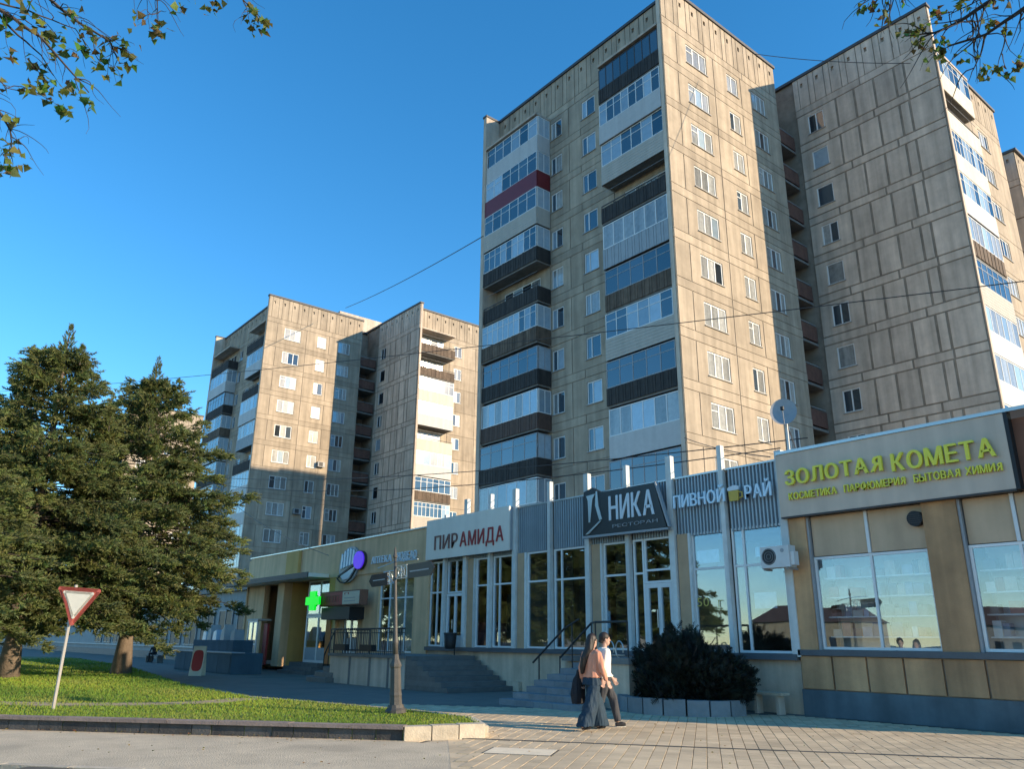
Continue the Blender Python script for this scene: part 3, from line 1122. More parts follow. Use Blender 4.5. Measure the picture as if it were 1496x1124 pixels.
def fallen():
    n = 420
    mat('dry_leaf', (0.26, 0.16, 0.045), 0.85, attr=True)
    V, T = [], []
    k = 0
    r_ = random.Random(4)
    while k < n:
        c = P0+PD*r_.uniform(-9, 14)+PN*r_.uniform(-4.5, 6.5)
        if r_.random() < 0.45:
            c = K1-KD*r_.uniform(0, 14)+KN*abs(r_.gauss(0.08, 0.18))
        if c.y > 17.5:
            continue
        onl = inside(c, LAWN)
        z = (LZ+0.02) if onl else 0.026
        a = r_.uniform(0, math.tau)
        L_ = r_.uniform(0.025, 0.05)
        d = Vector((math.cos(a), math.sin(a), 0))
        s_ = Vector((-d.y, d.x, 0))
        h = r_.uniform(0.004, 0.018)
        V += [c+Vector((0, 0, z)), c+d*L_*0.5+s_*L_*0.5+Vector((0, 0, z+h)), c+d*L_+Vector((0, 0, z+0.004)),
              c+Vector((0, 0, z)), c+d*L_+Vector((0, 0, z+0.004)), c+d*L_*0.5-s_*L_*0.5+Vector((0, 0, z+h))]
        t = [r_.uniform(0.5, 1.3), r_.uniform(0.5, 1.4), r_.uniform(0.5, 1.2)]
        T += [t]*6
        k += 1
    o = inst('fallen_leaves', npmesh('fallen_leaves', np.array([tuple(v) for v in V]), np.arange(len(V)).reshape(-1, 3), 'dry_leaf', T))
    tag(o, 'small dry leaves scattered on the paving and along the kerb', 'leaves', kind='stuff')


fallen()
# ------------------------------------------------------------------ shop row
mat('render_beige', (0.62, 0.48, 0.345), 0.9, 0.22, 1.1, 0.35, 0.4, 30)
mat('column_white', (0.66, 0.66, 0.62), 0.7, 0.12, 4, 0.30)
mat('corrugated', (0.33, 0.38, 0.41), 0.45, 0.10, 1.5, 0.15, metal=0.25)
mat('strip_tan', (0.50, 0.33, 0.20), 0.85, 0.12, 2, 0.12)
mat('ledge_dark', (0.09, 0.10, 0.11), 0.6, 0.15, 3)
mat('sign_grey', (0.78, 0.70, 0.60), 0.55, 0.06, 1.2, 0.08)
mat('sign_taupe', (0.62, 0.48, 0.37), 0.6, 0.10, 1.0, 0.18)
mat('letter_red', (0.33, 0.03, 0.03), 0.45)
mat('letter_dark_red', (0.16, 0.055, 0.045), 0.45)
mat('letter_gold', (0.80, 0.70, 0.04), 0.35, 0.06, 3)
mat('letter_gold_side', (0.30, 0.27, 0.02), 0.5)
mat('letter_pale', (0.62, 0.68, 0.72), 0.45)
mat('letter_blue', (0.62, 0.78, 0.88), 0.4)
mat('board_black', (0.012, 0.013, 0.015), 0.4, 0.2, 3)
mat('tile_tan', (0.50, 0.285, 0.14), 0.8, 0.22, 1.2, 0.40, 0.3, 30, 0.10)
mat('plinth_blue', (0.095, 0.135, 0.155), 0.8, 0.30, 1.2, 0.35)
mat('panel_tan', (0.56, 0.39, 0.25), 0.75, 0.12, 1.0, 0.2)
mat('ochre', (0.62, 0.37, 0.12), 0.85, 0.10, 1.2, 0.12)
mat('ochre_pale', (0.74, 0.48, 0.27), 0.85, 0.14, 0.8, 0.25)
mat('brown_wall', (0.23, 0.10, 0.06), 0.85, 0.15, 2)
mat('room', (0.30, 0.25, 0.19), 0.9, 0.2, 1)
mat('room_floor', (0.13, 0.11, 0.09), 0.6, 0.2, 1)
mat('steel_dark', (0.02, 0.021, 0.023), 0.5, 0.2, 5)
mat('step_stone', (0.15, 0.145, 0.135), 0.88, 0.2, 3, 0, 0.4, 30, 0.10)
mat('step_blue', (0.20, 0.215, 0.225), 0.88, 0.2, 3, 0, 0.4, 30, 0.10)
mat('plastic_white', (0.62, 0.62, 0.60), 0.5, 0.08, 4, 0.1)
mat('black', (0.012, 0.012, 0.013), 0.6)
mat('curtain_dark', (0.09, 0.065, 0.04), 0.9, 0.3, 3, 0.5)
mat('ribbon', (0.45, 0.47, 0.47), 0.3, 0.05, 3, metal=0.6)
mat('orange_wall', (0.50, 0.17, 0.045), 0.8, 0.1, 2)
mat('red_paint', (0.36, 0.035, 0.03), 0.6, 0.1, 3)
mat('yellow_paint', (0.55, 0.38, 0.06), 0.6, 0.1, 3)
mat('cream_paint', (0.62, 0.56, 0.42), 0.6, 0.1, 3)
mat('blue_steel', (0.055, 0.10, 0.135), 0.95, 0.12, 2, 0.2)
mat('lamp_tube', (0.9, 0.9, 0.85), 0.5, emit=(1.0, 0.93, 0.78), estr=3.0)
mat('led_green', (0.0, 0.3, 0.02), 0.5, emit=(0.0, 0.80, 0.012), estr=0.45)
mat('led_purple', (0.06, 0.01, 0.3), 0.5, emit=(0.07, 0.022, 0.62), estr=0.45)
mat('brick_prod1', (0.42, 0.36, 0.30), 0.7, 0.3, 6, objvar=0.5)
mat('brick_prod2', (0.20, 0.25, 0.32), 0.6, 0.3, 6, objvar=0.5)
mat('brick_prod3', (0.40, 0.16, 0.12), 0.6, 0.3, 6, objvar=0.5)
glass('shop_glass', (0.90, 0.93, 0.94), 0.13)
FY = 18.09


def wframe(b, x0, x1, z0, z1, ya, yb, t=0.06, vs=(), hs=()):
    b.box(x0, x1, ya, yb, z0, z0+t).box(x0, x1, ya, yb, z1-t, z1)
    b.box(x0, x0+t, ya+0.002, yb-0.002, z0+t, z1-t).box(x1-t, x1, ya+0.002, yb-0.002, z0+t, z1-t)
    for v in vs:
        b.box(v-t/2, v+t/2, ya+0.002, yb-0.002, z0+t, z1-t)
    for h in hs:
        xs = [x0+t]+[q for v in sorted(vs) for q in (v-t/2, v+t/2)]+[x1-t]
        for i in range(0, len(xs), 2):
            b.box(xs[i], xs[i+1], ya+0.004, yb-0.004, h-t/2, h+t/2)


def shop_window(root, x0, x1, z0, z1, y, vs=(), hs=(), m='frame_white', gl='shop_glass', t=0.06, name='window', inset=0.05):
    b = MB()
    wframe(b, x0, x1, z0, z1, y, y+0.07, t, vs, hs)
    w_ = b.build(name, m, root)
    xs = [x0]+sorted(vs)+[x1]
    zs = [z0]+sorted(hs)+[z1]
    for i in range(len(xs)-1):
        for j in range(len(zs)-1):
            MB().box(xs[i]+t/2+0.002, xs[i+1]-t/2-0.002, y+0.03, y+0.04, zs[j]+t/2+0.002, zs[j+1]-t/2-0.002).build('pane', gl, w_)
    return w_


# ---------------------------------------------------------------- glazed pavilion in the middle
PV = empty('glazed_shop_pavilion', (-19.3, 21, 0), 'shop pavilion with tall windows, white columns and corrugated grey-blue fascia', 'shop building')
PX0, PX1 = -27.4, -11.16
bx('wall', 'render_beige', PV, PX0, PX1, FY+0.06, FY+0.4, 0.0, 1.22)
bx('floor', 'room_floor', PV, PX0, PX1, FY+0.4, 25.5, 1.0, 1.2)
bx('ledge', 'ledge_dark', PV, PX0, PX1, FY-0.10, FY+0.45, 1.22, 1.36)
bx('back_wall', 'room', PV, PX0, PX1, 25.5, 25.7, 0, 6.0)
bx('ceiling', 'room', PV, PX0, PX1, FY+0.35, 25.5, 4.62, 4.75)
bx('roof', 'roofing', PV, PX0, PX1, FY+0.3, 25.8, 5.7, 5.85)
bx('partition', 'room', PV, -21.9, -21.75, FY+0.5, 25.5, 1.2, 4.62)
bx('partition', 'room', PV, -14.7, -14.55, FY+0.5, 25.5, 1.2, 4.62)
bx('fascia_backing', 'slab', PV, PX0, PX1, FY+0.16, FY+0.3, 4.52, 6.12)
bx('coping', 'ribbon', PV, PX0, PX1, FY+0.02, FY+0.34, 6.15, 6.20)
CX = [-11.18, -13.0, -14.82, -16.55, -18.28, -20.1, -21.96, -23.4, -24.92, -26.3]
for i, x in enumerate(CX):
    hw = 0.10 if i % 2 == 0 else 0.07
    topz = 6.86 if 0 < i < 9 else 6.4
    bx('column', 'column_white', PV, x-hw, x+hw, FY-0.06, FY+0.10, 1.30, topz)


def corr(x0, x1, z0, z1):
    b = MB()
    p = 0.105
    n = int((x1-x0)/p)
    p = (x1-x0)/n
    prof = []
    for i in range(n):
        a = x0+i*p
        prof += [(a, FY+0.10), (a+p*0.38, FY+0.10), (a+p*0.5, FY+0.035), (a+p*0.88, FY+0.035)]
    prof.append((x1, FY+0.10))
    for (a, ya), (c, yc) in zip(prof[:-1], prof[1:]):
        b.quad((a, ya, z0), (c, yc, z0), (c, yc, z1), (a, ya, z1))
    return b.build('corrugated_panel', 'corrugated', PV)


for i in range(9):
    corr(CX[i+1]+0.13, CX[i]-0.13, 4.55 if i > 1 else 4.47, 6.17)
WZ0, WZ1, TR = 1.37, 4.55, 3.55
for i in range(0, 9, 2):           # bay pairs, right to left; even columns are the main ones
    xr, xm = CX[i], CX[i+1]
    xl = CX[i+2] if i+2 < 10 else xm
    # right half: narrow pane + wide pane
    door = (i == 2)
    if door:
        pass
    elif i == 8:
        break
    else:
        shop_window(PV, xm+0.12, xr-0.14, WZ0, WZ1, FY+0.08, (xm+0.48,), (TR,))
    # left half: tan wall strip + one tall pane
    bx('wall_strip', 'strip_tan', PV, xl+0.135, xl+0.52, FY+0.02, FY+0.22, 1.36, 4.55)
    bx('wall_rib', 'column_white', PV, xl+0.525, xl+0.60, FY+0.0, FY+0.2, 1.36, 4.55)
    if i != 6:
        shop_window(PV, xl+0.605, xm-0.11, WZ0, WZ1, FY+0.08, (), (TR,))
    else:
        shop_window(PV, xl+0.605, xm-0.11, WZ0, WZ1, FY+0.08, (), (TR,))
# entrance door of the middle shop
x0, x1 = CX[3]+0.11, CX[2]-0.14
shop_window(PV, x0, x0+0.42, WZ0, WZ1, FY+0.08, (), (TR,))
shop_window(PV, x0+0.44, x1, 3.25, WZ1, FY+0.08, (), (3.62,))
dr = MB()
wframe(dr, x0+0.44, x1, 1.22, 3.24, FY+0.06, FY+0.14, 0.13, (x0+0.98,))
dr = dr.build('door', 'frame_white', PV)
MB().box(x0+0.57, x0+0.92, FY+0.10, FY+0.11, 1.35, 3.1).build('pane', 'shop_glass', dr)
MB().box(x0+1.04, x1-0.13, FY+0.10, FY+0.11, 1.35, 3.1).build('pane', 'shop_glass', dr)
MB().tube([(x0+0.93, FY+0.0, 2.0), (x0+0.93, FY+0.0, 2.5)], 0.018).build('handle', 'ribbon', dr)
# interior of the pavilion: dark furniture, curtains, a ceiling lamp
for x in np.arange(-27.0, -15, 0.9):
    if random.random() < 0.75:
        h = random.uniform(0.9, 2.4)
        o = bx('display_rack', random.choice(['curtain_dark', 'brick_prod3', 'room', 'curtain_dark']), None, x, x+random.uniform(0.3, 0.75), FY+random.uniform(1.0, 4.5), FY+5.2, 1.205, 1.2+h)
        tag(o, 'dim display rack standing inside behind the tall shop windows', 'rack', 'display racks inside the pavilion')
for x in (-20.0, -19.2, -17.6, -16.95):
    b = MB()
    n = 14
    for k in range(n):
        a = x+0.5*k/n
        c = x+0.5*(k+1)/n
        ya, yc = FY+0.5+0.05*(k % 2), FY+0.5+0.05*((k+1) % 2)
        b.quad((a, ya, 1.25), (c, yc, 1.25), (c, yc, 4.5), (a, ya, 4.5))
    o = b.build('curtain', 'curtain_dark', None)
    tag(o, 'dark brown curtain hanging inside a tall pavilion window', 'curtain', 'curtains inside the pavilion')
lt = empty('ceiling_lamp', (-22.6, 20.2, 4.42), 'lit tube lamp on the ceiling behind the leftmost pavilion window', 'lamp')
MB().box(-23.1, -22.1, 20.1, 20.25, 4.5, 4.6).build('housing', 'plastic_white', lt)
MB().tube([(-23.05, 20.17, 4.46), (-22.15, 20.17, 4.46)], 0.035).build('tube', 'lamp_tube', lt)

# ---------------------------------------------------------------- cosmetics shop at the right
KM = empty('cosmetics_shop', (-8, 21, 0), 'shop with tan panelled base, wide display windows and a dark blue plinth', 'shop building')
KX0, KX1 = -11.14, -4.7
bx('plinth', 'plinth_blue', KM, KX0, KX1, FY-0.03, FY+0.5, 0.0, 0.575)
bx('base_wall', 'joint', KM, KX0+0.01, KX1-0.01, FY+0.06, FY+0.5, 0.575, 1.34)
xx = KX0
while xx < KX1-0.05:
    x2 = min(xx+0.83, KX1)
    bx('tile', 'tile_tan', KM, xx+0.025, x2-0.025, FY+0.0, FY+0.06, 0.60, 1.32)
    xx = x2
bx('ledge', 'ledge_dark', KM, KX0, KX1+0.03, FY-0.06, FY+0.4, 1.34, 1.47)
for a, b_ in ((-11.13, -10.62), (-7.78, -7.05), (-5.1, -4.7)):
    bx('pilaster', 'tile_tan', KM, a, b_, FY-0.02, FY+0.4, 1.47, 4.62)
bx('wall_rib', 'frame_grey', KM, -10.615, -10.56, FY+0.02, FY+0.3, 1.47, 4.6)
bx('wall_rib', 'frame_grey', KM, -7.045, -6.99, FY+0.02, FY+0.3, 1.47, 4.6)
for a, b_ in ((-10.55, -7.79), (-6.98, -5.11)):
    md = (a+b_)/2+0.05
    shop_window(KM, a, b_, 1.48, 3.62, FY+0.1, (md,), ())
    for c, d in ((a, md-0.03), (md+0.03, b_)):
        bx('upper_panel', 'panel_tan', KM, c+0.02, d-0.02, FY+0.11, FY+0.16, 3.64, 4.6)
    bx('mullion', 'frame_white', KM, md-0.035, md+0.035, FY+0.07, FY+0.18, 3.625, 4.6)
bx('lintel', 'slab', KM, KX0, KX1, FY+0.2, FY+0.5, 4.3, 6.0)
bx('floor', 'room_floor', KM, KX0, KX1, FY+0.5, 26, 1.2, 1.3)
bx('back_wall', 'room', KM, KX0, KX1, 26, 26.2, 0, 6.0)
bx('end_wall', 'brown_wall', KM, KX1-0.25, KX1, FY+0.5, 26, 0, 6.1)
bx('end_wall', 'room', KM, KX0, KX0+0.2, FY+0.5, 26, 0, 5.9)
bx('parapet', 'brown_wall', KM, -5.75, KX1, FY+0.02, FY+0.2, 4.62, 6.12)
bx('roof', 'roofing', KM, KX0, KX1, FY+0.5, 26.2, 5.85, 6.0)
bx('roof_edge', 'ribbon', KM, KX0, KX1+0.05, FY-0.22, FY+0.6, 6.235, 6.31)
# goods on shelves behind the display windows
for (sx0, sx1) in ((-10.5, -7.85), (-6.95, -5.15)):
    sh = empty('display_shelf', ((sx0+sx1)/2, FY+0.6, 1.3), 'shelf of pale boxes behind the %s display window of the cosmetics shop' % ('left' if sx0 < -8 else 'right'), 'shelf')
    for z in (1.75, 2.2, 2.65, 3.1):
        MB().box(sx0, sx1, FY+0.4, FY+0.8, z, z+0.03).build('board', 'frame_white', sh)
    for x in (sx0+0.01, (sx0+sx1)/2, sx1-0.05):
        MB().box(x, x+0.04, FY+0.801, FY+0.84, 1.3, 3.5).build('upright', 'frame_grey', sh)
    gi = 0
    for z in (1.78, 2.23, 2.68, 3.13):
        x = sx0+0.05
        while x < sx1-0.3:
            ww = random.uniform(0.12, 0.3)
            hh = random.uniform(0.14, 0.34)
            if random.random() < 0.8:
                o = MB().box(x, x+ww*0.92, FY+0.45, FY+0.7, z+0.002, z+hh).build('product_box', random.choice(['brick_prod1', 'brick_prod1', 'brick_prod2', 'frame_white', 'brick_prod3']), None)
                tag(o, 'small product box standing on a shelf behind the shop glass', 'box', 'boxes on the shop shelves')
            x += ww
for a, b_ in ((-10.5, -7.85), (-6.95, -5.15)):
    bx('shelf_backing', 'frame_white', KM, a, b_, FY+0.86, FY+0.9, 1.4, 3.7)
mat('print_blue', (0.30, 0.42, 0.50), 0.6, 0.2, 6)
for (a, b_, z0, z1, m_) in ((-12.35, -11.7, 2.45, 2.85, 'print_blue'), (-14.1, -13.35, 3.7, 4.05, 'print_blue'), (-12.2, -11.55, 3.75, 4.0, 'print_blue'), (-14.0, -13.3, 1.6, 1.66, 'print_yellow0'), (-14.0, -13.3, 1.78, 1.83, 'print_yellow0'), (-17.9, -17.5, 2.0, 2.5, 'print_blue')):
    if m_ == 'print_yellow0' and 'print_yellow0' not in MAT:
        mat('print_yellow0', (0.45, 0.36, 0.08), 0.6)
    bx('window_sticker', m_, PV, a, b_, FY+0.125, FY+0.13, z0, z1)
# round extractor vent
v = empty('extractor_vent', (-7.95, FY+0.1, 4.28), 'round black extractor vent beneath the taupe sign', 'vent')
b = MB().disc_y(-7.95, 4.28, 0.17, 0.17, FY-0.04, FY+0.105)
b.build('rim', 'black', v)
for k in range(5):
    MB().box(-7.95-0.13, -7.95+0.13, FY-0.055, FY-0.043, 4.18+k*0.045, 4.195+k*0.045).build('louvre', 'frame_dark', v)

# ---------------------------------------------------------------- signs
sg = empty('shop_sign', (-8.5, 17.9, 4.62), 'large taupe sign box with yellow ЗОЛОТАЯ КОМЕТА lettering', 'sign', 'signs over the shops')
MB().box(-11.16, -5.78, FY-0.19, FY+0.015, 4.64, 6.23).build('box', 'sign_taupe', sg)
MB().box(-5.778, -5.70, FY-0.2, FY+0.013, 4.62, 6.23).build('side_trim', 'black', sg)
MB().box(-11.16, -5.78, FY-0.185, FY+0.0, 4.60, 4.638).build('bottom_trim', 'frame_dark', sg)
letters('ЗОЛОТАЯ', -10.88, -8.40, 5.40, 0.37, FY-0.30, 0.06, 'letter_gold', sg, 0.0, track=0.16, strike=0.032)
letters('КОМЕТА', -8.16, -6.02, 5.34, 0.40, FY-0.30, 0.06, 'letter_gold', sg, 0.0, track=0.16, strike=0.032)
letters('КОСМЕТИКА  ПАРФЮМЕРИЯ  БЫТОВАЯ ХИМИЯ', -10.85, -5.95, 5.03, 0.175, FY-0.26, 0.04, 'letter_gold', sg, 0.0, track=0.14, strike=0.025)

sg = empty('shop_sign', (-24.6, 17.9, 4.66), 'pale grey sign box with red ПИРАМИДА lettering', 'sign', 'signs over the shops')
MB().box(-27.35, -22.02, FY-0.24, FY-0.175, 4.66, 6.24).build('box', 'sign_grey', sg)
MB().box(-27.35, -22.02, FY-0.173, FY+0.0, 4.68, 6.22).build('back_box', 'frame_grey', sg)
letters('ПИР', -26.72, -25.15, 5.02, 0.55, FY-0.27, 0.025, 'letter_dark_red', sg, 0.0, track=0.18, strike=0.012)
letters('АМИДА', -24.98, -22.32, 5.02, 0.55, FY-0.27, 0.025, 'letter_red', sg, 0.0, track=0.18, strike=0.012)

sg = empty('shop_sign', (-16.5, 17.9, 4.75), 'black trapezoid board with pale НИКА lettering and a winged figure', 'sign', 'signs over the shops')
MB().prism_y([(-18.2, 4.80), (-14.80, 4.76), (-15.20, 6.10), (-17.35, 6.10), (-17.75, 6.30), (-18.15, 6.2)], FY-0.28, FY-0.18).build('board', 'board_black', sg)
MB().prism_y([(-18.25, 4.72), (-14.72, 4.68), (-14.74, 4.74), (-18.22, 4.79)], FY-0.31, FY-0.19).build('trim', 'frame_grey', sg)
MB().prism_y([(-14.72, 4.75), (-14.66, 4.75), (-15.12, 6.12), (-15.17, 6.12)], FY-0.31, FY-0.19).build('trim', 'frame_grey', sg)
letters('НИКА', -17.02, -15.22, 5.17, 0.74, FY-0.31, 0.03, 'letter_pale', sg, 0.0, track=0.16, strike=0.022)
fg = MB()
fg.prism_y([(-18.02, 6.05), (-17.62, 6.08), (-17.74, 5.93), (-17.86, 5.2), (-17.93, 5.2), (-17.95, 5.9)], FY-0.30, FY-0.281)
fg.prism_y([(-17.58, 6.15), (-17.52, 6.15), (-17.48, 5.7), (-17.33, 5.25), (-17.45, 5.22), (-17.62, 5.7)], FY-0.305, FY-0.281)
fg.prism_y([(-17.45, 5.20), (-17.36, 5.20), (-17.95, 4.83), (-18.08, 4.83)], FY-0.31, FY-0.281)
fg.build('winged_figure', 'ribbon', sg)
letters('РЕСТОРАН', -16.9, -15.1, 4.93, 0.10, FY-0.30, 0.015, 'frame_grey', sg, 0.0)

sg = empty('shop_sign', (-13.0, 17.95, 5.2), 'pale blue ПИВНОЙ РАЙ letters with a beer mug on corrugated fascia', 'sign', 'signs over the shops')
letters('ПИВНОЙ', -14.62, -12.86, 5.27, 0.36, FY-0.14, 0.045, 'letter_blue', sg, 0.0, track=0.15, strike=0.025)
letters('РАЙ', -12.2, -11.42, 5.24, 0.36, FY-0.14, 0.045, 'letter_blue', sg, 0.0, track=0.15, strike=0.025)
mg = MB().prism_y([(-12.70, 5.24), (-12.42, 5.24), (-12.40, 5.52), (-12.72, 5.52)], FY-0.14, FY-0.095).build('mug', 'yellow_paint', sg)
MB().prism_y([(-12.73, 5.525), (-12.39, 5.525), (-12.37, 5.62), (-12.5, 5.66), (-12.66, 5.64), (-12.75, 5.6)], FY-0.145, FY-0.095).build('foam', 'letter_pale', mg)
MB().tube([(-12.40, FY-0.12, 5.47), (-12.30, FY-0.12, 5.45), (-12.30, FY-0.12, 5.32), (-12.40, FY-0.12, 5.30)], 0.022).build('handle', 'yellow_paint', mg)
# printing on the beer shop window
mat('print_yellow', (0.45, 0.36, 0.08), 0.6)
letters('50', -14.15, -13.75, 2.55, 0.24, FY+0.075, 0.004, 'print_yellow', PV, 0.01, name='window_print')
letters('Г', -13.45, -13.32, 2.5, 0.2, FY+0.075, 0.004, 'print_yellow', PV, 0.01, name='window_print')

# ---------------------------------------------------------------- small fittings of the shop row
ac = empty('air_conditioner', (-11.2, 17.7, 3.36), 'white air conditioner unit with dark round fan on the corner column', 'air conditioner')
b = MB().box(-11.62, -10.82, FY-0.55, FY-0.25, 3.38, 3.9)
b.build('case', 'plastic_white', ac)
MB().disc_y(-11.38, 3.65, 0.2, 0.2, FY-0.556, FY-0.551, 28).build('fan', 'black', ac)
for r_ in (0.06, 0.12, 0.18):
    b = MB()
    pts = [(-11.38+r_*math.cos(t), FY-0.562, 3.65+r_*math.sin(t)) for t in np.linspace(0, math.tau, 25)]
    b.tube(pts, 0.006, 4, False).build('grille_ring', 'frame_grey', ac)
MB().disc_y(-11.0, 3.78, 0.05, 0.05, FY-0.558, FY-0.551).build('badge', 'frame_grey', ac)
MB().box(-11.6, -11.55, FY-0.5, FY-0.171, 3.33, 3.378).box(-10.95, -10.9, FY-0.5, FY-0.061, 3.33, 3.378).build('bracket', 'frame_grey', ac)
MB().box(-10.815, -10.72, FY-0.5, FY-0.3, 3.42, 3.75).build('valve_cover', 'plastic_white', ac)

ds = empty('satellite_dish', (-10.95, 18.3, 5.9), 'grey satellite dish on a pale mast above the corner column', 'dish')
b = MB()
cdir = Vector((0.45, -0.85, 0.28)).normalized()
cc = Vector((-10.95, 18.15, 7.43))
ua = cdir.cross(Vector((0, 0, 1))).normalized()
ub = ua.cross(cdir)
rings, seg = 5, 24
for i in range(rings+1):
    r_ = 0.40*i/rings
    for k in range(seg):
        t = math.tau*k/seg
        b.v.append(tuple(cc+ua*r_*0.85*math.cos(t)+ub*r_*math.sin(t)-cdir*(0.09*(1-(i/rings)**2))))
for i in range(rings):
    for k in range(seg):
        k2 = (k+1) % seg
        b.f.append((i*seg+k, i*seg+k2, (i+1)*seg+k2, (i+1)*seg+k))
b.build('reflector', 'frame_grey', ds, True)
tip = cc+cdir*0.34-ub*0.12
MB().tube([cc-ub*0.38, tip], 0.012, 5).build('feed_arm', 'frame_grey', ds)
MB().lathe([(0.02, -0.05), (0.05, -0.04), (0.05, 0.05), (0.02, 0.06)], tip, 10).build('feed_horn', 'black', ds)
MB().tube([(-10.98, 18.28, 5.9), (-10.98, 18.28, 7.38)], 0.035).build('mast', 'column_white', ds)
MB().tube([(-11.2, 18.5, 5.95), (-10.99, 18.3, 7.1)], 0.015, 5).tube([(-10.78, 18.5, 5.95), (-10.97, 18.3, 7.1)], 0.015, 5).build('brace', 'frame_dark', ds)

bn = empty('litter_bin', (-25.55, 17.5, 1.08), 'small black litter bin beside the pavilion door atop the stairs', 'bin')
MB().lathe([(0.17, 0.0), (0.2, 0.05), (0.235, 0.52), (0.22, 0.53)], (-25.0, 17.55, 1.30), 14).build('bucket', 'black', bn, True)
MB().lathe([(0.25, 0.0), (0.25, 0.04), (0.22, 0.05)], (-25.0, 17.55, 1.82), 14).build('rim', 'steel_dark', bn)
MB().tube([(-25.0, 17.75, 1.08), (-25.0, 17.75, 1.7)], 0.025).build('post', 'steel_dark', bn)

# white entrance door of the pavilion, at the top of the left stairs
x0, x1 = CX[9]+0.12, CX[8]-0.14
dr = MB()
wframe(dr, x0, x1, 1.21, 3.32, FY+0.06, FY+0.14, 0.10, ((x0+x1)/2,))
dr = dr.build('door', 'frame_white', PV)
md = (x0+x1)/2
for a, b_ in ((x0+0.1, md-0.05), (md+0.05, x1-0.1)):
    MB().box(a, b_, FY+0.10, FY+0.11, 1.85, 3.2).build('pane', 'shop_glass', dr)
    MB().box(a, b_, FY+0.08, FY+0.12, 1.31, 1.78).build('kick_panel', 'par_white', dr)
MB().tube([(md-0.07, FY+0.0, 2.0), (md-0.07, FY+0.0, 2.35)], 0.016).build('handle', 'ribbon', dr)
shop_window(PV, x0, x1, 3.34, 4.6, FY+0.08, (md,), ())
shop_window(PV, -27.38, CX[9]-0.11, 1.37, 4.6, FY+0.08, (-26.9,), (3.4,))

# ---------------------------------------------------------------- ochre pharmacy building
PH = empty('pharmacy_building', (-37, 21, 0), 'low ochre pharmacy building with canopy, behind the signpost', 'shop building')
bx('fascia', 'ochre_pale', PH, -46.2, -27.42, FY-0.05, FY+0.35, 4.42, 6.02)
bx('roof', 'roofing', PH, -46.2, -27.42, FY+0.35, 26, 5.75, 5.9)
bx('coping', 'ribbon', PH, -46.25, -27.42, FY-0.1, FY+0.42, 6.025, 6.08)
bx('back_wall', 'ochre', PH, -46.2, -27.42, 25.8, 26, 0, 5.75)
bx('end_wall', 'ochre_pale', PH, -46.4, -46.2, FY-0.06, 26, 0, 5.9)
bx('wall', 'ochre_pale', PH, -46.2, -43.9, FY, FY+0.3, 0, 4.42)
bx('wall_bulge', 'ochre', PH, -40.9, -39.4, FY-0.22, FY-0.055, 4.55, 6.0)
bx('pillar', 'ochre_pale', PH, -41.3, -40.5, FY-0.35, FY+0.1, 0.25, 4.40)
bx('recess_wall', 'ochre', PH, -40.5, -38.75, FY+1.0, FY+1.2, 0.25, 4.42)
bx('recess_side', 'ochre', PH, -40.7, -40.5, FY+0.1, FY+1.2, 0.25, 4.42)
bx('recess_wall', 'ochre_pale', PH, -43.9, -41.35, FY+0.9, FY+1.1, 0.25, 4.42)
bx('wall', 'ochre', PH, -36.05, -35.5, FY-0.02, FY+0.3, 0.5, 4.42)
bx('floor', 'room_floor', PH, -43.9, -27.42, FY+0.3, 25.8, 0.3, 0.48)
# bright advertising panels inside the left recess
for i, x in enumerate((-43.2, -42.4, -41.95)):
    bx('poster', 'cream_paint' if i != 1 else 'yellow_paint', PH, x, x+0.42, FY+0.85, FY+0.89, 1.6, 4.1)
# canopy
cn = MB().box(-47.6, -36.1, FY-1.15, FY-0.06, 4.44, 4.62).build('canopy', 'sign_grey', PH)
MB().box(-47.62, -36.08, FY-1.2, FY-1.152, 4.40, 4.66).build('fascia_trim', 'frame_dark', cn)
# wall with openings right of the entrance
bx('wall', 'ochre_pale', PH, -35.5, -35.2, FY, FY+0.3, 0.5, 4.42)
bx('wall', 'ochre_pale', PH, -32.6, -31.35, FY, FY+0.3, 0.5, 4.42)
bx('wall', 'ochre_pale', PH, -35.2, -32.6, FY+0.002, FY+0.3, 3.0, 4.42)
bx('wall', 'ochre_pale', PH, -28.5, -27.42, FY, FY+0.3, 0.5, 4.42)
bx('wall', 'ochre_pale', PH, -31.35, -28.5, FY+0.002, FY+0.3, 4.15, 4.42)
bx('wall', 'ochre_pale', PH, -31.35, -28.5, FY+0.002, FY+0.3, 0.5, 1.1)
shop_window(PH, -31.35, -28.5, 1.1, 4.15, FY+0.1, (-30.55, -29.3), (3.3,))
# plain cream curtain sheet inside
MB().box(-31.3, -28.55, FY+0.6, FY+0.65, 1.1, 4.15).build('curtain', 'cream_paint', PH)
# doors
for (xa, xb, z0, z1) in ((-38.75, -36.05, 0.5, 2.72), (-34.7, -33.3, 0.95, 3.0)):
    d_ = MB()
    wframe(d_, xa, xb, z0, z1, FY+0.2, FY+0.28, 0.12, ((xa+xb)/2,), ())
    d_ = d_.build('door', 'frame_white', PH)
    m_ = (xa+xb)/2
    for a, b_ in ((xa+0.12, m_-0.06), (m_+0.06, xb-0.12)):
        MB().box(a, b_, FY+0.23, FY+0.24, z0+0.75, z1-0.12).build('pane', 'shop_glass', d_)
        MB().box(a, b_, FY+0.22, FY+0.25, z0+0.12, z0+0.70).build('kick_panel', 'par_grey', d_)
shop_window(PH, -38.75, -36.05, 2.74, 4.40, FY+0.2, (-37.4,), ())
bx('wall', 'ochre_pale', PH, -35.2, -34.7, FY+0.15, FY+0.3, 0.5, 3.0)
bx('wall', 'ochre_pale', PH, -33.3, -32.6, FY+0.15, FY+0.3, 0.5, 3.0)
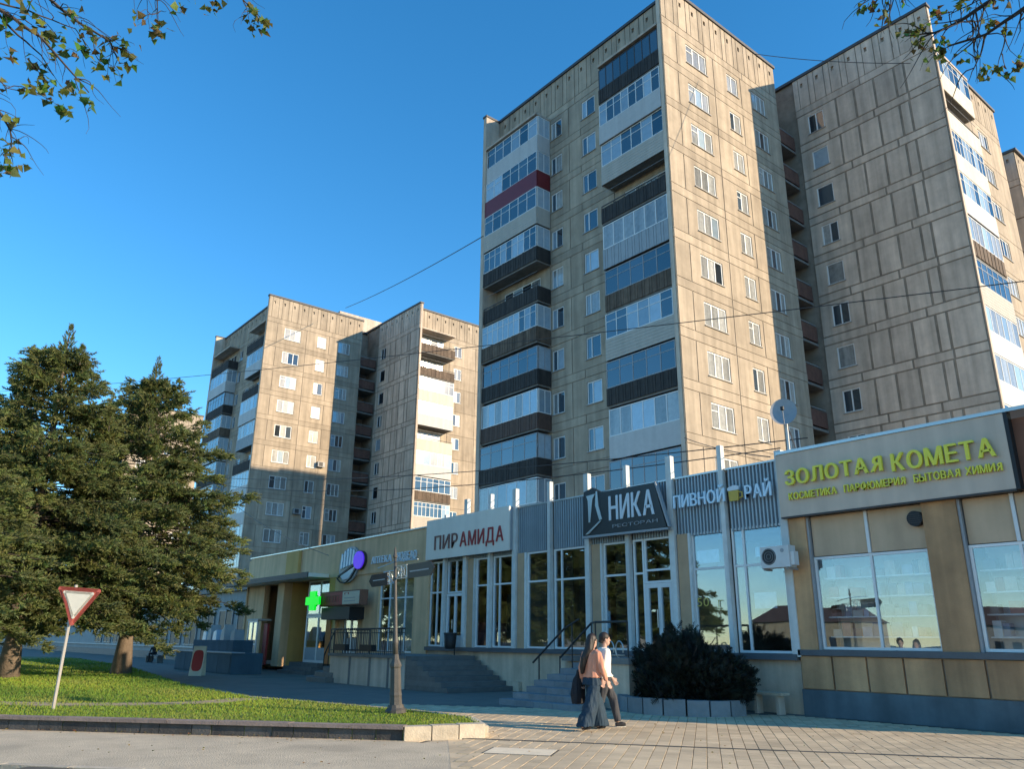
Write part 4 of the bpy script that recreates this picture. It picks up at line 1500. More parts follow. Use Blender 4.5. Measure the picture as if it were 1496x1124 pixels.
bx('jamb', 'orange_wall', PH, -36.0, -35.55, FY-0.06, FY-0.022, 0.5, 3.0)
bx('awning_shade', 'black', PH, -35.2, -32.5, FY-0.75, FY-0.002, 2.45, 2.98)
# left doorway block
d_ = MB()
wframe(d_, -43.9, -42.6, 0.15, 2.5, FY-0.75, FY-0.68, 0.09, (-43.25,), (1.3,))
d_ = d_.build('porch', 'frame_white', PH)
MB().box(-43.85, -42.65, FY-0.72, FY-0.71, 0.2, 2.45).build('pane', 'shop_glass', d_)
MB().box(-44.0, -42.5, FY-0.78, FY-0.01, 2.51, 2.6).build('cap', 'par_white', d_)
rp = MB().box(-42.3, -41.85, FY-0.5, FY-0.38, 0.3, 2.35).build('red_board', 'red_paint', PH)

# steps to the pharmacy doors
sp = empty('steps', (-37.4, 17, 0), 'low dark steps leading to the pharmacy door with the green cross', 'steps')
for i in range(3):
    MB().box(-39.2, -36.1, FY-0.9+0.3*i, FY+0.28, 0.0+0.165*i, 0.16+0.165*i).build('step', 'step_stone', sp)
sp = empty('steps', (-30.2, 15.6, 0), 'rounded dark steps at the left end of the railed platform', 'steps')
for i in range(5):
    b = MB()
    r_ = 2.25-0.33*i
    pts = [(-30.3+r_*math.cos(t)*1.0, 16.9+r_*math.sin(t)*0.95) for t in np.linspace(math.pi*0.98, math.pi*1.62, 18)]
    pts = pts+[(-29.6, 16.9), (-30.0, 17.6), (-30.3-r_, 17.6)]
    b.prism(pts, 0.18*i, 0.18*i+0.178)
    b.build('step', 'step_stone', sp)

# railed platform in front of the pharmacy windows
pf = empty('railed_platform', (-27, 16.5, 0), 'raised concrete platform with black railings behind the signpost', 'platform')
MB().box(-29.9, -24.42, 15.28, FY-0.01, 0.0, 0.98).build('wall', 'concrete_grey', pf)
MB().box(-30.0, -24.40, 15.2, FY-0.012, 0.982, 1.08).build('slab', 'slab', pf)
for x in (-28.3, -26.8, -25.5):
    MB().box(x, x+0.06, 15.22, 15.278, 0.0, 0.975).build('rib', 'slab', pf)
def railing(root, pts, h, m='steel_dark', step=0.13, orn=True):
    b = MB()
    for a, c in zip(pts[:-1], pts[1:]):
        a, c = Vector(a), Vector(c)
        zz = Vector((0, 0, 1))
        b.tube([a+zz*h, c+zz*h], 0.028, 6)
        b.tube([a+zz*0.12, c+zz*0.12], 0.016, 5)
        b.tube([a+zz*(h-0.14), c+zz*(h-0.14)], 0.014, 5)
    b.build('handrail', m, root)
    for a, c in zip(pts[:-1], pts[1:]):
        a, c = Vector(a), Vector(c)
        n = max(2, int((c-a).length/step))
        for i in range(n+1):
            p = a+(c-a)*i/n
            main = i % 8 == 0
            MB().tube([p, p+Vector((0, 0, h if main else h-0.01))], 0.026 if main else 0.011, 5).build('post' if main else 'baluster', m, root)
rl = empty('railing', (-27.3, 15.25, 1.08), 'black iron railing along the edge of the raised platform', 'railing')
railing(rl, [(-29.95, 17.0, 1.08), (-29.95, 15.25, 1.08), (-24.45, 15.25, 1.08)], 0.9)
rl = empty('railing', (-31.5, 16, 0), 'sloping black handrail beside the rounded steps', 'railing')
b = MB()
b.tube([(-32.3, 16.2, 0.95), (-30.9, 15.9, 1.95), (-29.95, 15.6, 1.98)], 0.03)
for p in ((-32.3, 16.2, 0.0), (-31.6, 16.05, 0.3), (-30.9, 15.9, 0.7)):
    b.tube([p, (p[0], p[1], {-32.3: 0.95, -31.6: 1.45, -30.9: 1.95}[p[0]])], 0.022)
b.build('handrail', 'steel_dark', rl)
# flower boxes on the railing
for i, x in enumerate((-29.2, -27.2)):
    fb = empty('flower_box', (x, 15.15, 1.5), 'dark planting box hung on the platform railing, %s' % ('left of the signpost' if i == 0 else 'right of the signpost'), 'flower box')
    MB().box(x, x+0.9, 15.02, 15.22, 1.2, 1.42).build('box', 'black', fb)

# stairs up to the pavilion door (rising to the left)
sp = empty('stairs', (-23.2, 16.7, 0), 'dark stone stairs rising to the left below the ПИРАМИДА sign', 'stairs')
for i in range(7):
    z = 1.08-0.154*i
    xr_ = -24.4+0.36*(i+1)
    MB().box(-24.39 if i else -24.39, xr_, 15.3+0.0*i, FY-0.11, z-0.152, z).build('step', 'step_stone', sp)
MB().box(-24.3, -21.6, FY-0.1, FY+0.05, 0, 0.3).build('skirting', 'render_beige', sp)

# second stairs with landing and pier
sp = empty('stairs', (-16.3, 16, 0), 'grey-blue block stairs rising to the landing behind the two walkers', 'stairs')
for i in range(8):
    z = 0.15*(i+1)
    x0_ = -17.55+0.16*i - (0.0 if i < 3 else 0.25)
    yf = 13.95+0.34*i
    # each step of single blocks
    xe = -14.75 if i < 2 else -15.62
    n = max(1, round((xe-x0_)/0.75))
    for k in range(n):
        a = x0_+(xe-x0_)*k/n
        c_ = x0_+(xe-x0_)*(k+1)/n
        MB().box(a+0.004, c_-0.004, yf, min(yf+0.62, FY-0.11), z-0.148, z).build('block', 'step_blue', sp)
MB().box(-18.2, -15.62, 16.97, FY-0.12, 0, 1.05).build('core', 'render_beige', sp)
MB().box(-17.5, -15.62, 14.6, 16.96, 0, 0.14).build('core', 'step_blue', sp)
pr = MB().box(-15.6, -14.35, 15.55, FY-0.11, 0, 1.06).build('pier', 'render_beige', sp)
MB().box(-15.64, -14.31, 15.5, FY-0.115, 1.062, 1.22).build('landing_slab', 'slab', sp)
MB().box(-18.1, -15.641, 16.72, FY-0.116, 1.064, 1.2).build('landing_slab', 'slab', sp)

rl = empty('railing', (-15.2, 15.7, 1.2), 'black railing with curled white wire ornament on the stair pier', 'railing')
b = MB()
b.tube([(-17.6, 16.2, 1.15), (-16.5, 16.4, 2.1), (-15.55, 15.6, 2.1), (-14.4, 15.6, 2.1)], 0.03)
b.build('handrail', 'steel_dark', rl)
for p, t in (((-15.55, 15.6, 1.2), 2.1), ((-14.4, 15.6, 1.2), 2.1), ((-16.5, 16.4, 0.9), 2.1), ((-17.6, 16.2, 0.7), 1.2)):
    MB().tube([p, (p[0], p[1], t)], 0.022, 6).build('post', 'steel_dark', rl)
b = MB()
for s_ in (0, 1, 2):
    x = -15.45+0.32*s_
    pts = [(x+0.13*math.cos(t)+0.13, 15.58, 1.42+0.2*math.sin(t)) for t in np.linspace(-0.4, 4.6, 22)]
    b.tube(pts, 0.018, 5)
b.tube([(-15.45, 15.58, 1.28), (-14.5, 15.58, 1.28)], 0.016, 5)
b.build('ornament', 'ribbon', rl)
rl = empty('railing', (-17.7, 15.6, 0.5), 'sloping dark handrail left of the two walkers', 'railing')
MB().tube([(-18.55, 16.0, 1.0), (-17.3, 16.1, 1.95), (-16.75, 16.15, 2.2)], 0.03).build('handrail', 'steel_dark', rl)
for p in ((-18.3, 16.02, 0.0, 1.18), (-17.0, 16.12, 0.6, 2.08)):
    MB().tube([p[:3], (p[0], p[1], p[3])], 0.022).build('post', 'steel_dark', rl)

# curved planter
plc = Vector((-13.35, 16.45, 0))
pl = empty('stone_planter', plc, 'low grey block planter around the black-green shrub', 'planter')
na = 10
for i in range(na):
    t0 = math.pi*(1.0+1.02*i/na)
    t1 = math.pi*(1.0+1.02*(i+1)/na)
    ts = np.linspace(t0+0.012, t1-0.012, 4)
    pts = [(plc.x+1.68*math.cos(t), plc.y+1.62*math.sin(t)) for t in ts]+[(plc.x+1.42*math.cos(t), plc.y+1.36*math.sin(t)) for t in reversed(ts)]
    MB().prism(pts, 0.0, 0.36+random.uniform(-0.015, 0.015)).build('block', 'step_blue', pl)
MB().lathe([(1.4, 0.0), (1.4, 0.30)], (plc.x, plc.y, 0), 20).build('soil', 'paving_bed', pl)
be = empty('bench', (-11.9, 17.6, 0), 'narrow plank bench against the wall right of the planter', 'bench')
MB().box(-12.25, -11.35, 17.5, 17.85, 0.43, 0.49).build('seat', 'kerb_light', be)
for x in (-12.15, -11.55):
    MB().box(x, x+0.08, 17.55, 17.8, 0, 0.43).build('leg', 'concrete_grey', be)

# ---------------------------------------------------------------- pharmacy signs
sg = empty('shop_sign', (-30, 17.95, 4.8), 'small pale АПТЕКА lettering on the ochre fascia', 'sign', 'signs over the shops')
letters('АПТЕКА', -31.95, -30.25, 4.82, 0.30, FY-0.13, 0.06, 'letter_pale', sg, 0.0, track=0.13, strike=0.03)
letters('ИОДЕАО', -29.75, -28.25, 4.82, 0.34, FY-0.13, 0.06, 'letter_pale', sg, 0.0, track=0.13, strike=0.03)
cr = empty('emblem', (-34, 17.95, 4.1), 'oval pale blue emblem with tilted ribbon on the ochre fascia', 'emblem')
MB().disc_y(-34.0, 4.93, 0.98, 0.80, FY-0.14, FY-0.06, 32, 0.35).build('disc', 'frame_grey', cr)
for i in range(6):
    x = -34.75+0.27*i
    h = 0.35+0.33*math.sin(math.pi*(i+0.7)/6.4)
    MB().prism_y([(x, 4.75+0.04*i), (x+0.16, 4.78+0.04*i), (x+0.18, 4.95+h), (x+0.06, 5.0+h)], FY-0.19, FY-0.142).build('stripe', 'letter_blue', cr)
MB().prism_y([(-34.95, 4.45), (-34.9, 4.36), (-33.1, 4.95), (-33.15, 5.03)], FY-0.2, FY-0.143).build('ribbon', 'black', cr)
MB().prism_y([(-34.7, 4.42), (-34.4, 4.25), (-33.9, 4.28), (-33.35, 4.72), (-33.3, 4.82)], FY-0.19, FY-0.144).build('shield', 'letter_pale', cr)
MB().tube([(-35.05+0.0, FY-0.16, 4.35), (-34.7, FY-0.16, 4.15), (-34.2, FY-0.16, 4.1), (-33.7, FY-0.16, 4.3), (-33.2, FY-0.16, 4.75)], 0.035, 6).build('outline', 'black', cr)
pd = empty('round_light', (-32.92, 17.9, 4.8), 'round glowing purple light at the emblem edge', 'light')
MB().disc_y(-32.92, 5.06, 0.47, 0.40, FY-0.26, FY-0.2, 28).build('lens', 'led_purple', pd)
MB().disc_y(-32.92, 5.06, 0.50, 0.43, FY-0.199, FY-0.06, 28).build('housing', 'frame_dark', pd)
gc = empty('pharmacy_cross', (-36.9, 17.4, 2.8), 'glowing green pharmacy cross beside the ochre entrance', 'sign')
cx_, cz_ = -35.55, 3.30
gm = MB()
a, c_ = 0.30, 0.70
gm.prism_y([(cx_-a, cz_-c_*0.62), (cx_+a, cz_-c_*0.62), (cx_+a, cz_-a*0.62), (cx_+c_, cz_-a*0.62), (cx_+c_, cz_+a*0.62), (cx_+a, cz_+a*0.62), (cx_+a, cz_+c_*0.62), (cx_-a, cz_+c_*0.62), (cx_-a, cz_+a*0.62), (cx_-c_, cz_+a*0.62), (cx_-c_, cz_-a*0.62), (cx_-a, cz_-a*0.62)], FY-1.1, FY-1.0)
gm.build('lit_face', 'led_green', gc)
MB().box(cx_-0.2, cx_+0.2, FY-0.998, FY-0.9, cz_-0.25, cz_+0.25).box(cx_+0.05, cx_+0.12, FY-0.9, FY-0.07, cz_-0.03, cz_+0.03).build('housing', 'frame_dark', gc)
rs = empty('shop_sign', (-33.3, 17.6, 3.05), 'dark red and cream sign box over the pharmacy side door', 'sign', 'signs over the shops')
MB().box(-35.3, -31.5, FY-0.80, FY-0.42, 3.03, 3.68).build('box', 'brown_wall', rs)
MB().box(-35.25, -33.1, FY-0.83, FY-0.802, 3.08, 3.63).build('red_field', 'red_paint', rs)
MB().box(-33.08, -31.58, FY-0.83, FY-0.802, 3.08, 3.63).build('cream_field', 'cream_paint', rs)
letters('ИП ПП', -34.9, -33.4, 3.2, 0.3, FY-0.84, 0.01, 'brown_wall', rs, 0.02)
letters('П', -32.9, -32.5, 3.5, 0.08, FY-0.84, 0.01, 'red_paint', rs, 0.02)
for z in (3.2, 3.33):
    MB().box(-32.9, -31.9, FY-0.84, FY-0.831, z, z+0.035).build('print_line', 'frame_grey', rs)
# ---------------------------------------------------------------- low shop wing behind the spruces
mat('pane_dim', (0.03, 0.04, 0.05), 0.45, 0.2, 2, spec=0.2)
mat('wing_panel', (0.33, 0.33, 0.32), 0.8, 0.12, 1.2, 0.15)
WG = empty('low_shop_wing', (-60, 23, 0), 'long low grey shop building half hidden behind the spruces', 'shop building')
bx('wall', 'wing_panel', WG, -170, -46.45, 20.3, 27, 0, 4.6)
bx('roof', 'ledge_dark', WG, -170.2, -46.42, 20.0, 27.2, 4.602, 4.85)
bx('plinth', 'ledge_dark', WG, -170, -46.45, 20.2, 20.298, 0, 0.55)
for i in range(13):
    x = -90.5+3.4*i
    if x > -48:
        break
    shop_window(WG, x, x+2.5, 1.1, 3.4, 20.2, (x+1.25,), (), gl='pane_dim', m='frame_grey')
bx('ledge', 'par_white', WG, -170, -46.45, 20.1, 20.199, 0.9, 1.0)
# kiosk-like blue steel enclosure and parts
ks = empty('steel_enclosure', (-39.5, 14.5, 0), 'blue-grey steel enclosure with a raised rear part left of the pharmacy', 'enclosure')
MB().box(-46.0, -38.0, 14.4, 15.9, 0.0, 0.92).build('low_wall', 'blue_steel', ks)
MB().box(-45.3, -39.6, 15.0, 16.0, 0.922, 1.5).build('upper_wall', 'blue_steel', ks)
MB().box(-46.1, -37.9, 14.35, 14.98, 0.923, 0.97).build('cap', 'par_grey', ks)
for i in range(5):
    x = -45.95+1.58*i
    MB().box(x, x+1.54, 14.37, 14.398, 0.05, 0.84).build('panel', 'blue_steel', ks)
pc = [(-44.6, 'letter_blue'), (-43.9, 'par_white'), (-43.1, 'letter_blue'), (-42.0, 'par_white'), (-40.6, 'par_grey')]
for i, (x, m_) in enumerate(pc):
    o = MB().prism_y([(x, 1.502), (x+0.55, 1.502), (x+0.5, 2.0+0.25*(i % 2)), (x+0.1, 1.9)], 15.2, 15.7).build('stacked_crate', m_)
    tag(o, ['pale blue crate leftmost on top of the steel enclosure', 'white crate second from left on the steel enclosure', 'taller pale blue crate in the middle of the steel enclosure', 'white crate right of the pale blue ones on the enclosure', 'grey crate standing alone at the right on the enclosure'][i], 'crate', 'crates on the enclosure')
# board on the pavement
ab = empty('sandwich_board', (-37.5, 12.75, 0), 'sandwich board with a red oval, on the shaded pavement near the enclosure', 'board')
bdx = Vector((0.62, 0.78, 0))
bn_ = Vector((0.78, -0.62, 0))


def leaf(side, nm):
    b = MB()
    o0 = Vector((-37.5, 12.75, 0))
    tp = Vector((0, 0, 1.25))
    w2 = 0.28
    ft = bn_*0.28*side
    p = [o0-bdx*w2+ft, o0+bdx*w2+ft, o0+bdx*w2+tp+bn_*0.02*side, o0-bdx*w2+tp+bn_*0.02*side]
    th = -bn_*0.03*side
    q = [v+th for v in p]
    b.v = [tuple(v) for v in p+q]
    b.f = [(0, 1, 2, 3), (7, 6, 5, 4), (0, 4, 5, 1), (1, 5, 6, 2), (2, 6, 7, 3), (3, 7, 4, 0)]
    return b.build(nm, 'cream_paint', ab)


leaf(1, 'front_leaf')
leaf(-1, 'rear_leaf')
b = MB()
o0 = Vector((-37.5, 12.75, 0))
pts = []
for k in range(24):
    t = math.tau*k/24
    h = 0.64+0.44*math.copysign(abs(math.sin(t))**0.6, math.sin(t))
    ww = 0.235*math.copysign(abs(math.cos(t))**0.6, math.cos(t))
    f_ = h/1.25
    pts.append(o0+bdx*ww+bn_*(0.28*(1-f_)+0.02*f_+0.012)+Vector((0, 0, h)))
b.v = [tuple(p) for p in pts]+[tuple(p-bn_*0.008) for p in pts]
b.f = [tuple(range(24)), tuple(reversed(range(24, 48)))]+[(i, (i+1) % 24, 24+(i+1) % 24, 24+i) for i in range(24)]
b.build('red_oval', 'red_paint', ab)
# ------------------------------------------------------------------ vegetation
mat('needle', (0.14, 0.165, 0.055), 0.7, attr=True, trans=0.38)
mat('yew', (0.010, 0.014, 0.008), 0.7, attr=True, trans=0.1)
mat('bark', (0.17, 0.13, 0.095), 0.95, 0.3, 6, 0, 0.8, 20)
mat('bark_dark', (0.055, 0.045, 0.038), 0.95, 0.3, 6, 0, 0.8, 20)
mat('leaf', (0.175, 0.185, 0.035), 0.7, attr=True, trans=0.45)


def spray_mesh(P, D, Sz, base, tint_rng, jitter=0.5):
    """place copies of a flat twig (base: (n,3) triangles verts, x forward, y side, z up) at P along D"""
    k = len(P)
    D = D/np.linalg.norm(D, axis=1, keepdims=True)
    upv = np.tile([0, 0, 1.0], (k, 1))+rng.normal(0, jitter, (k, 3))
    sd_ = np.cross(upv, D)
    sd_ /= np.linalg.norm(sd_, axis=1, keepdims=True)+1e-9
    nu = np.cross(D, sd_)
    V = P[:, None]+Sz[:, None, None]*(base[None, :, 0:1]*D[:, None]+base[None, :, 1:2]*sd_[:, None]+base[None, :, 2:3]*nu[:, None])
    t = np.stack([rng.uniform(a, b, k) for a, b in tint_rng], 1)
    T = np.repeat(t, base.shape[0], 0)
    return V.reshape(-1, 3), T


def twig_base():
    tri = []
    # central needles
    tri += [(0, -0.045, 0), (0, 0.045, 0), (1, 0, -0.02)]
    for i in range(5):
        x = 0.1+0.17*i
        ln = 0.42*(1-0.13*i)
        for sgn in (-1, 1):
            tri += [(x, 0, 0.0), (x+0.13, 0, 0.03), (x+0.62*ln, sgn*ln, -0.03-0.05*rng.random())]
    for i in range(3):
        x = 0.15+0.25*i
        tri += [(x, -0.03, 0), (x+0.1, 0.03, 0), (x+0.22, 0.0, 0.16)]
    return np.array(tri, float)


TW = twig_base()


def brush_base():
    """bottle-brush tuft of a spruce twig: blades all round the axis"""
    r = np.random.default_rng(2)
    tri = []
    for i in range(10):
        a = 2.4*i
        x = 0.05+0.72*i/10
        rr = 0.32*(1-0.45*i/10)
        e = (x+0.30, rr*math.cos(a), rr*math.sin(a))
        q = a+1.57
        tri += [(x-0.05, 0.06*math.cos(q), 0.06*math.sin(q)), (x+0.10, -0.06*math.cos(q), -0.06*math.sin(q)), e]
    tri += [(0.5, -0.05, 0), (0.5, 0.05, 0), (1.12, 0, 0)]
    return np.array(tri, float)


BR = brush_base()


def spruce(base, H, R0_, z0, label, lean=(0, 0), seed=1, prof=None, nb=9):
    global rng
    rng = np.random.default_rng(seed)
    rnd = random.Random(seed)
    root = empty('spruce_tree', base, label, 'tree', 'spruces on the lawn')
    bx_, by_, bz_ = base
    path = [(bx_+lean[0]*t*t, by_+lean[1]*t*t, bz_+H*t*0.97) for t in np.linspace(0, 1, 10)]
    rad = [0.27*(1-t)+0.02+(0.12 if t == 0 else 0) for t in np.linspace(0, 1, 10)]
    MB().tube(path, rad, 10).build('trunk', 'bark', root, True)
    br = MB()
    P, D, Sz, Tt = [], [], [], []
    z = z0
    HC = H-1.15                      # top of the broad crown; above it only the narrow leader
    while z < HC:
        t = (z-z0)/(HC-z0)
        r = R0_*prof(t)
        n = max(5, int(1.65*nb*(0.55+0.45*(1-t))))
        for i in range(n):
            a = rnd.uniform(0, math.tau)
            L_ = max(0.30, r*rnd.uniform(0.62, 1.08)*(1+0.14*math.sin(3*a+seed+z*0.7)+0.10*math.sin(5*a-z*1.3)))
            zz = z+rnd.gauss(0, 0.07)
            tt = zz/H
            o = Vector((bx_+lean[0]*tt*tt, by_+lean[1]*tt*tt, bz_+zz))
            rise = 0.10+0.60*max(0, t-0.6)/0.4+rnd.uniform(-0.10, 0.16)
            droop = (0.42-0.30*t)
            d2 = Vector((math.cos(a), math.sin(a), 0))
            sdv = d2.cross(Vector((0, 0, 1)))
            pts = []
            nseg = 6
            for s in range(nseg+1):
                q = s/nseg
                sag = rise*q-droop*q*q+0.24*max(0, q-0.62)
                pts.append(o+d2*(L_*q)+Vector((0, 0, L_*sag)))
            br.tube([pts[0], pts[3], pts[6]], [0.045*(1-t)+0.012, 0.025*(1-t)+0.008, 0.006], 4, False)
            btone = rnd.uniform(0.72, 1.22)
            nc = int(5+L_*6.2)
            for s in range(nc):
                q = 0.22+0.80*rnd.random()**0.68
                f_ = min(q, 0.999)*nseg
                i0 = int(f_)
                p = pts[i0].lerp(pts[i0+1], f_-i0)
                wside = 0.22*L_*(1.10-q)+0.10
                side = rnd.uniform(-1, 1)
                hang = -abs(rnd.gauss(0, 0.09))
                c = p+sdv*(side*wside)+Vector((0, 0, hang))
                ax = (d2*(0.6+0.5*q)+sdv*side*0.8+Vector((0, 0, rnd.uniform(-0.35, 0.25)))).normalized()
                for _ in range(rnd.randint(3, 4)):
                    P.append(c+Vector((rnd.gauss(0, 1), rnd.gauss(0, 1), rnd.gauss(0, 0.6)))*0.09)
                    D.append(ax+Vector((rnd.gauss(0, 0.40), rnd.gauss(0, 0.40), rnd.gauss(0, 0.32))))
                    Sz.append(rnd.uniform(0.24, 0.48)*(1-0.2*t))
                    Tt.append(btone*rnd.uniform(0.85, 1.15)*(1.12 if q > 0.8 else 1.0))
        z += (0.42-0.12*t)*rnd.uniform(0.85, 1.15)
    # narrow leader and a few secondary tips on the shoulders
    tips = [(Vector((0, 0, HC-0.5)), 1.65, 0.42)]
    for i in range(7):
        a = rnd.uniform(0, math.tau)
        t = rnd.uniform(0.62, 0.93)
        rr = R0_*prof(t)*rnd.uniform(0.45, 0.85)
        tips.append((Vector((rr*math.cos(a), rr*math.sin(a), z0+(HC-z0)*t+0.1)), rnd.uniform(0.5, 0.9), 0.2))
    for o, hh, rr in tips:
        o = o+Vector((bx_+lean[0]*0.9, by_+lean[1]*0.9, bz_))
        br.tube([o, o+Vector((0, 0, hh))], [0.03, 0.006], 4, False)
        for s in range(int(110*hh)):
            q = rnd.random()
            a = rnd.uniform(0, math.tau)
            r = rr*(1-q)*rnd.random()**0.6
            P.append(o+Vector((r*math.cos(a), r*math.sin(a), hh*q)))
            D.append(Vector((math.cos(a), math.sin(a), rnd.uniform(0.2, 1.3)+1.2*q)))
            Sz.append(rnd.uniform(0.16, 0.30)*(1-0.3*q))
            Tt.append(rnd.uniform(0.9, 1.2))
    br.build('branches', 'bark_dark', root)
    P = np.array([tuple(p) for p in P])
    D = np.array([tuple(p) for p in D])
    V, T = spray_mesh(P, D, np.array(Sz), BR, ((0.85, 1.15), (0.9, 1.1), (0.7, 1.2)), 0.45)
    T = T*np.repeat(np.array(Tt), BR.shape[0])[:, None]
    V -= np.array(base)
    me = npmesh('crown', V, np.arange(len(V)).reshape(-1, 3), 'needle', T)
    inst('crown', me, root)
    return root


pf1 = lambda t: (min(1.0, 0.85+1.0*t) if t < 0.15 else (1-(t-0.15)/0.85)**0.66)
spruce((-34.2, 5.0, LZ-0.04), 13.3, 4.9, 2.4, 'tallest spruce, left of the yield sign post', (0.3, -0.2), 3, pf1, 11)
spruce((-35.8, 9.15, LZ-0.04), 13.4, 4.9, 2.7, 'right-hand spruce nearest the shops', (-0.3, -0.4), 5, pf1, 10)
spruce((-30.6, 1.55, LZ-0.04), 9.8, 4.0, 2.2, 'shorter spruce cut by the left picture edge', (0, 0), 8, pf1, 10)
spruce((-47.0, 6.0, LZ-0.04), 10.5, 3.6, 2.2, 'spruce standing behind the two tall ones', (0, 0), 11, pf1, 7)


def yew():
    global rng
    rng = np.random.default_rng(21)
    c = np.array([-13.3, 16.4, 0.34])
    root = empty('evergreen_shrub', tuple(c), 'dense black-green evergreen shrub in the stone planter', 'shrub')
    b = MB()
    for i in range(16):
        a = rng.uniform(0, math.tau)
        r = rng.uniform(0.3, 1.1)
        b.tube([tuple(c), tuple(c+np.array([r*0.4*math.cos(a), r*0.4*math.sin(a), 0.7])), tuple(c+np.array([r*math.cos(a), r*math.sin(a), rng.uniform(0.9, 1.4)]))], [0.04, 0.025, 0.01], 5)
    b.build('stems', 'bark_dark', root)
    n = 7000
    u = rng.normal(0, 1, (n, 3))
    u[:, 2] = np.abs(u[:, 2])
    u /= np.linalg.norm(u, axis=1, keepdims=True)
    lump = 1+0.16*np.sin(4*np.arctan2(u[:, 1], u[:, 0])+1)+0.14*np.sin(9*u[:, 2]+5*u[:, 0])+0.08*np.sin(13*u[:, 0]+4)
    rr = rng.uniform(0.45, 1.0, n)**0.5*lump
    P = c+u*rr[:, None]*np.array([1.20, 1.2, 1.28])
    # broader to the right, low skirt
    P[:, 0] += np.where(u[:, 0] > 0, 0.55*(1-u[:, 2]), 0)*u[:, 0]
    D = u+rng.normal(0, 0.5, (n, 3))+np.array([0, 0, 0.3])
    V, T = spray_mesh(P, D, rng.uniform(0.14, 0.27, n), TW, ((0.6, 1.4), (0.7, 1.3), (0.6, 1.3)), 0.8)
    V -= c
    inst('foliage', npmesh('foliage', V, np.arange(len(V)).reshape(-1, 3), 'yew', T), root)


yew()


def unproj(x, y, dist):
    d = (fw*FPX+r2*(x-748)-u2*(y-562)).normalized()
    return CAM+d*dist


LEAF = np.array([(0, 0, 0), (0.38, -0.42, 0.05), (0.45, 0, 0), (0, 0, 0), (0.45, 0, 0), (0.38, 0.42, 0.05),
                 (0.45, 0, 0), (0.38, -0.42, 0.05), (1, 0, -0.08), (0.45, 0, 0), (1, 0, -0.08), (0.38, 0.42, 0.05),
                 (0.1, -0.05, 0), (0.25, -0.62, 0.1), (0.38, -0.2, 0), (0.1, 0.05, 0), (0.38, 0.2, 0), (0.25, 0.62, 0.1)], float)


def bough_tree(name, base, H, label, limbs, leaf_pts, leafsz, seed, extra):
    """deciduous tree whose trunk stands outside the picture; limbs are 3D polylines, leaf clusters near the twig ends"""
    global rng
    rng = np.random.default_rng(seed)
    rnd = random.Random(seed)
    root = empty(name, base, label, 'tree', 'broad-leaved street trees')
    b0 = Vector(base)
    top = b0+Vector((0, 0, H))
    MB().tube([b0, b0+Vector((0.05, 0.02, H*0.4)), b0+Vector((-0.05, 0.06, H*0.75)), top], [0.27, 0.2, 0.15, 0.05], 9).build('trunk', 'bark_dark', root, True)
    P, D, Sz = [], [], []
    for (pts, r0) in limbs:
        pts = [Vector(p) for p in pts]
        # smooth resample
        q = []
        for a, c in zip(pts[:-1], pts[1:]):
            for s in range(4):
                q.append(a.lerp(c, s/4)+Vector((rnd.gauss(0, 1), rnd.gauss(0, 1), rnd.gauss(0, 1)))*0.018*(a-c).length*0.5)
        q.append(pts[-1])
        rad = [r0*(1-0.85*i/(len(q)-1)) for i in range(len(q))]
        MB().tube(q, rad, 5).build('limb', 'bark_dark', root)
        # side twigs
        tw = MB()
        L_ = sum((a-c).length for a, c in zip(q[:-1], q[1:]))
        for k in range(int(L_*extra)):
            i = rnd.randint(len(q)//4, len(q)-2)
            p = q[i]
            d = (q[i+1]-q[i-1]).normalized()
            sidev = Vector((rnd.gauss(0, 1), rnd.gauss(0, 1), rnd.gauss(-0.3, 0.8)))
            dd = (d*0.6+sidev*0.6).normalized()
            ln = rnd.uniform(0.15, 0.65)
            e = p+dd*ln
            kk = Vector((rnd.gauss(0, 1), rnd.gauss(0, 1), rnd.gauss(0, 1)))*0.22*ln
            m1 = p.lerp(e, 0.33)+Vector((0, 0, 0.10*ln))+kk
            m_ = p.lerp(e, 0.66)+Vector((0, 0, 0.08*ln))-kk
            e = e-Vector((0, 0, 0.18*ln))
            bz = []
            for q_ in np.linspace(0, 1, 8):
                q_ = float(q_)
                bz.append(p*(1-q_)**3+m1*3*q_*(1-q_)**2+m_*3*q_*q_*(1-q_)+e*q_**3)
            tw.tube(bz, [0.007-0.005*i_/7 for i_ in range(8)], 4, False)
            if rnd.random() < 0.09:
                for _ in range(rnd.randint(2, 5)):
                    P.append(e+Vector((rnd.gauss(0, 1), rnd.gauss(0, 1), rnd.gauss(0, 1)))*0.05)
                    D.append(Vector((rnd.gauss(0, 1), rnd.gauss(0, 1), rnd.gauss(-0.6, 0.6))))
                    Sz.append(leafsz*rnd.uniform(0.6, 1.0))
        if tw.v:
            tw.build('twigs', 'bark_dark', root)
    for (p, n, sp) in leaf_pts:
        p = Vector(p)
        for _ in range(int(n*1.7)):
            P.append(p+Vector((rnd.gauss(0, 1), rnd.gauss(0, 1), rnd.gauss(0, 1)))*sp*0.75)
            D.append(Vector((rnd.gauss(0, 1), rnd.gauss(0, 1), rnd.gauss(-0.7, 0.6))))
            Sz.append(leafsz*rnd.uniform(0.7, 1.25))
    P = np.array([tuple(p) for p in P])
    D = np.array([tuple(p) for p in D])
    V, T = spray_mesh(P, D, np.array(Sz), LEAF, ((0.35, 1.05), (0.42, 1.2), (0.4, 1.2)), 0.9)
    V -= np.array(base)
    inst('leaves', npmesh('leaves', V, np.arange(len(V)).reshape(-1, 3), 'leaf', T), root)


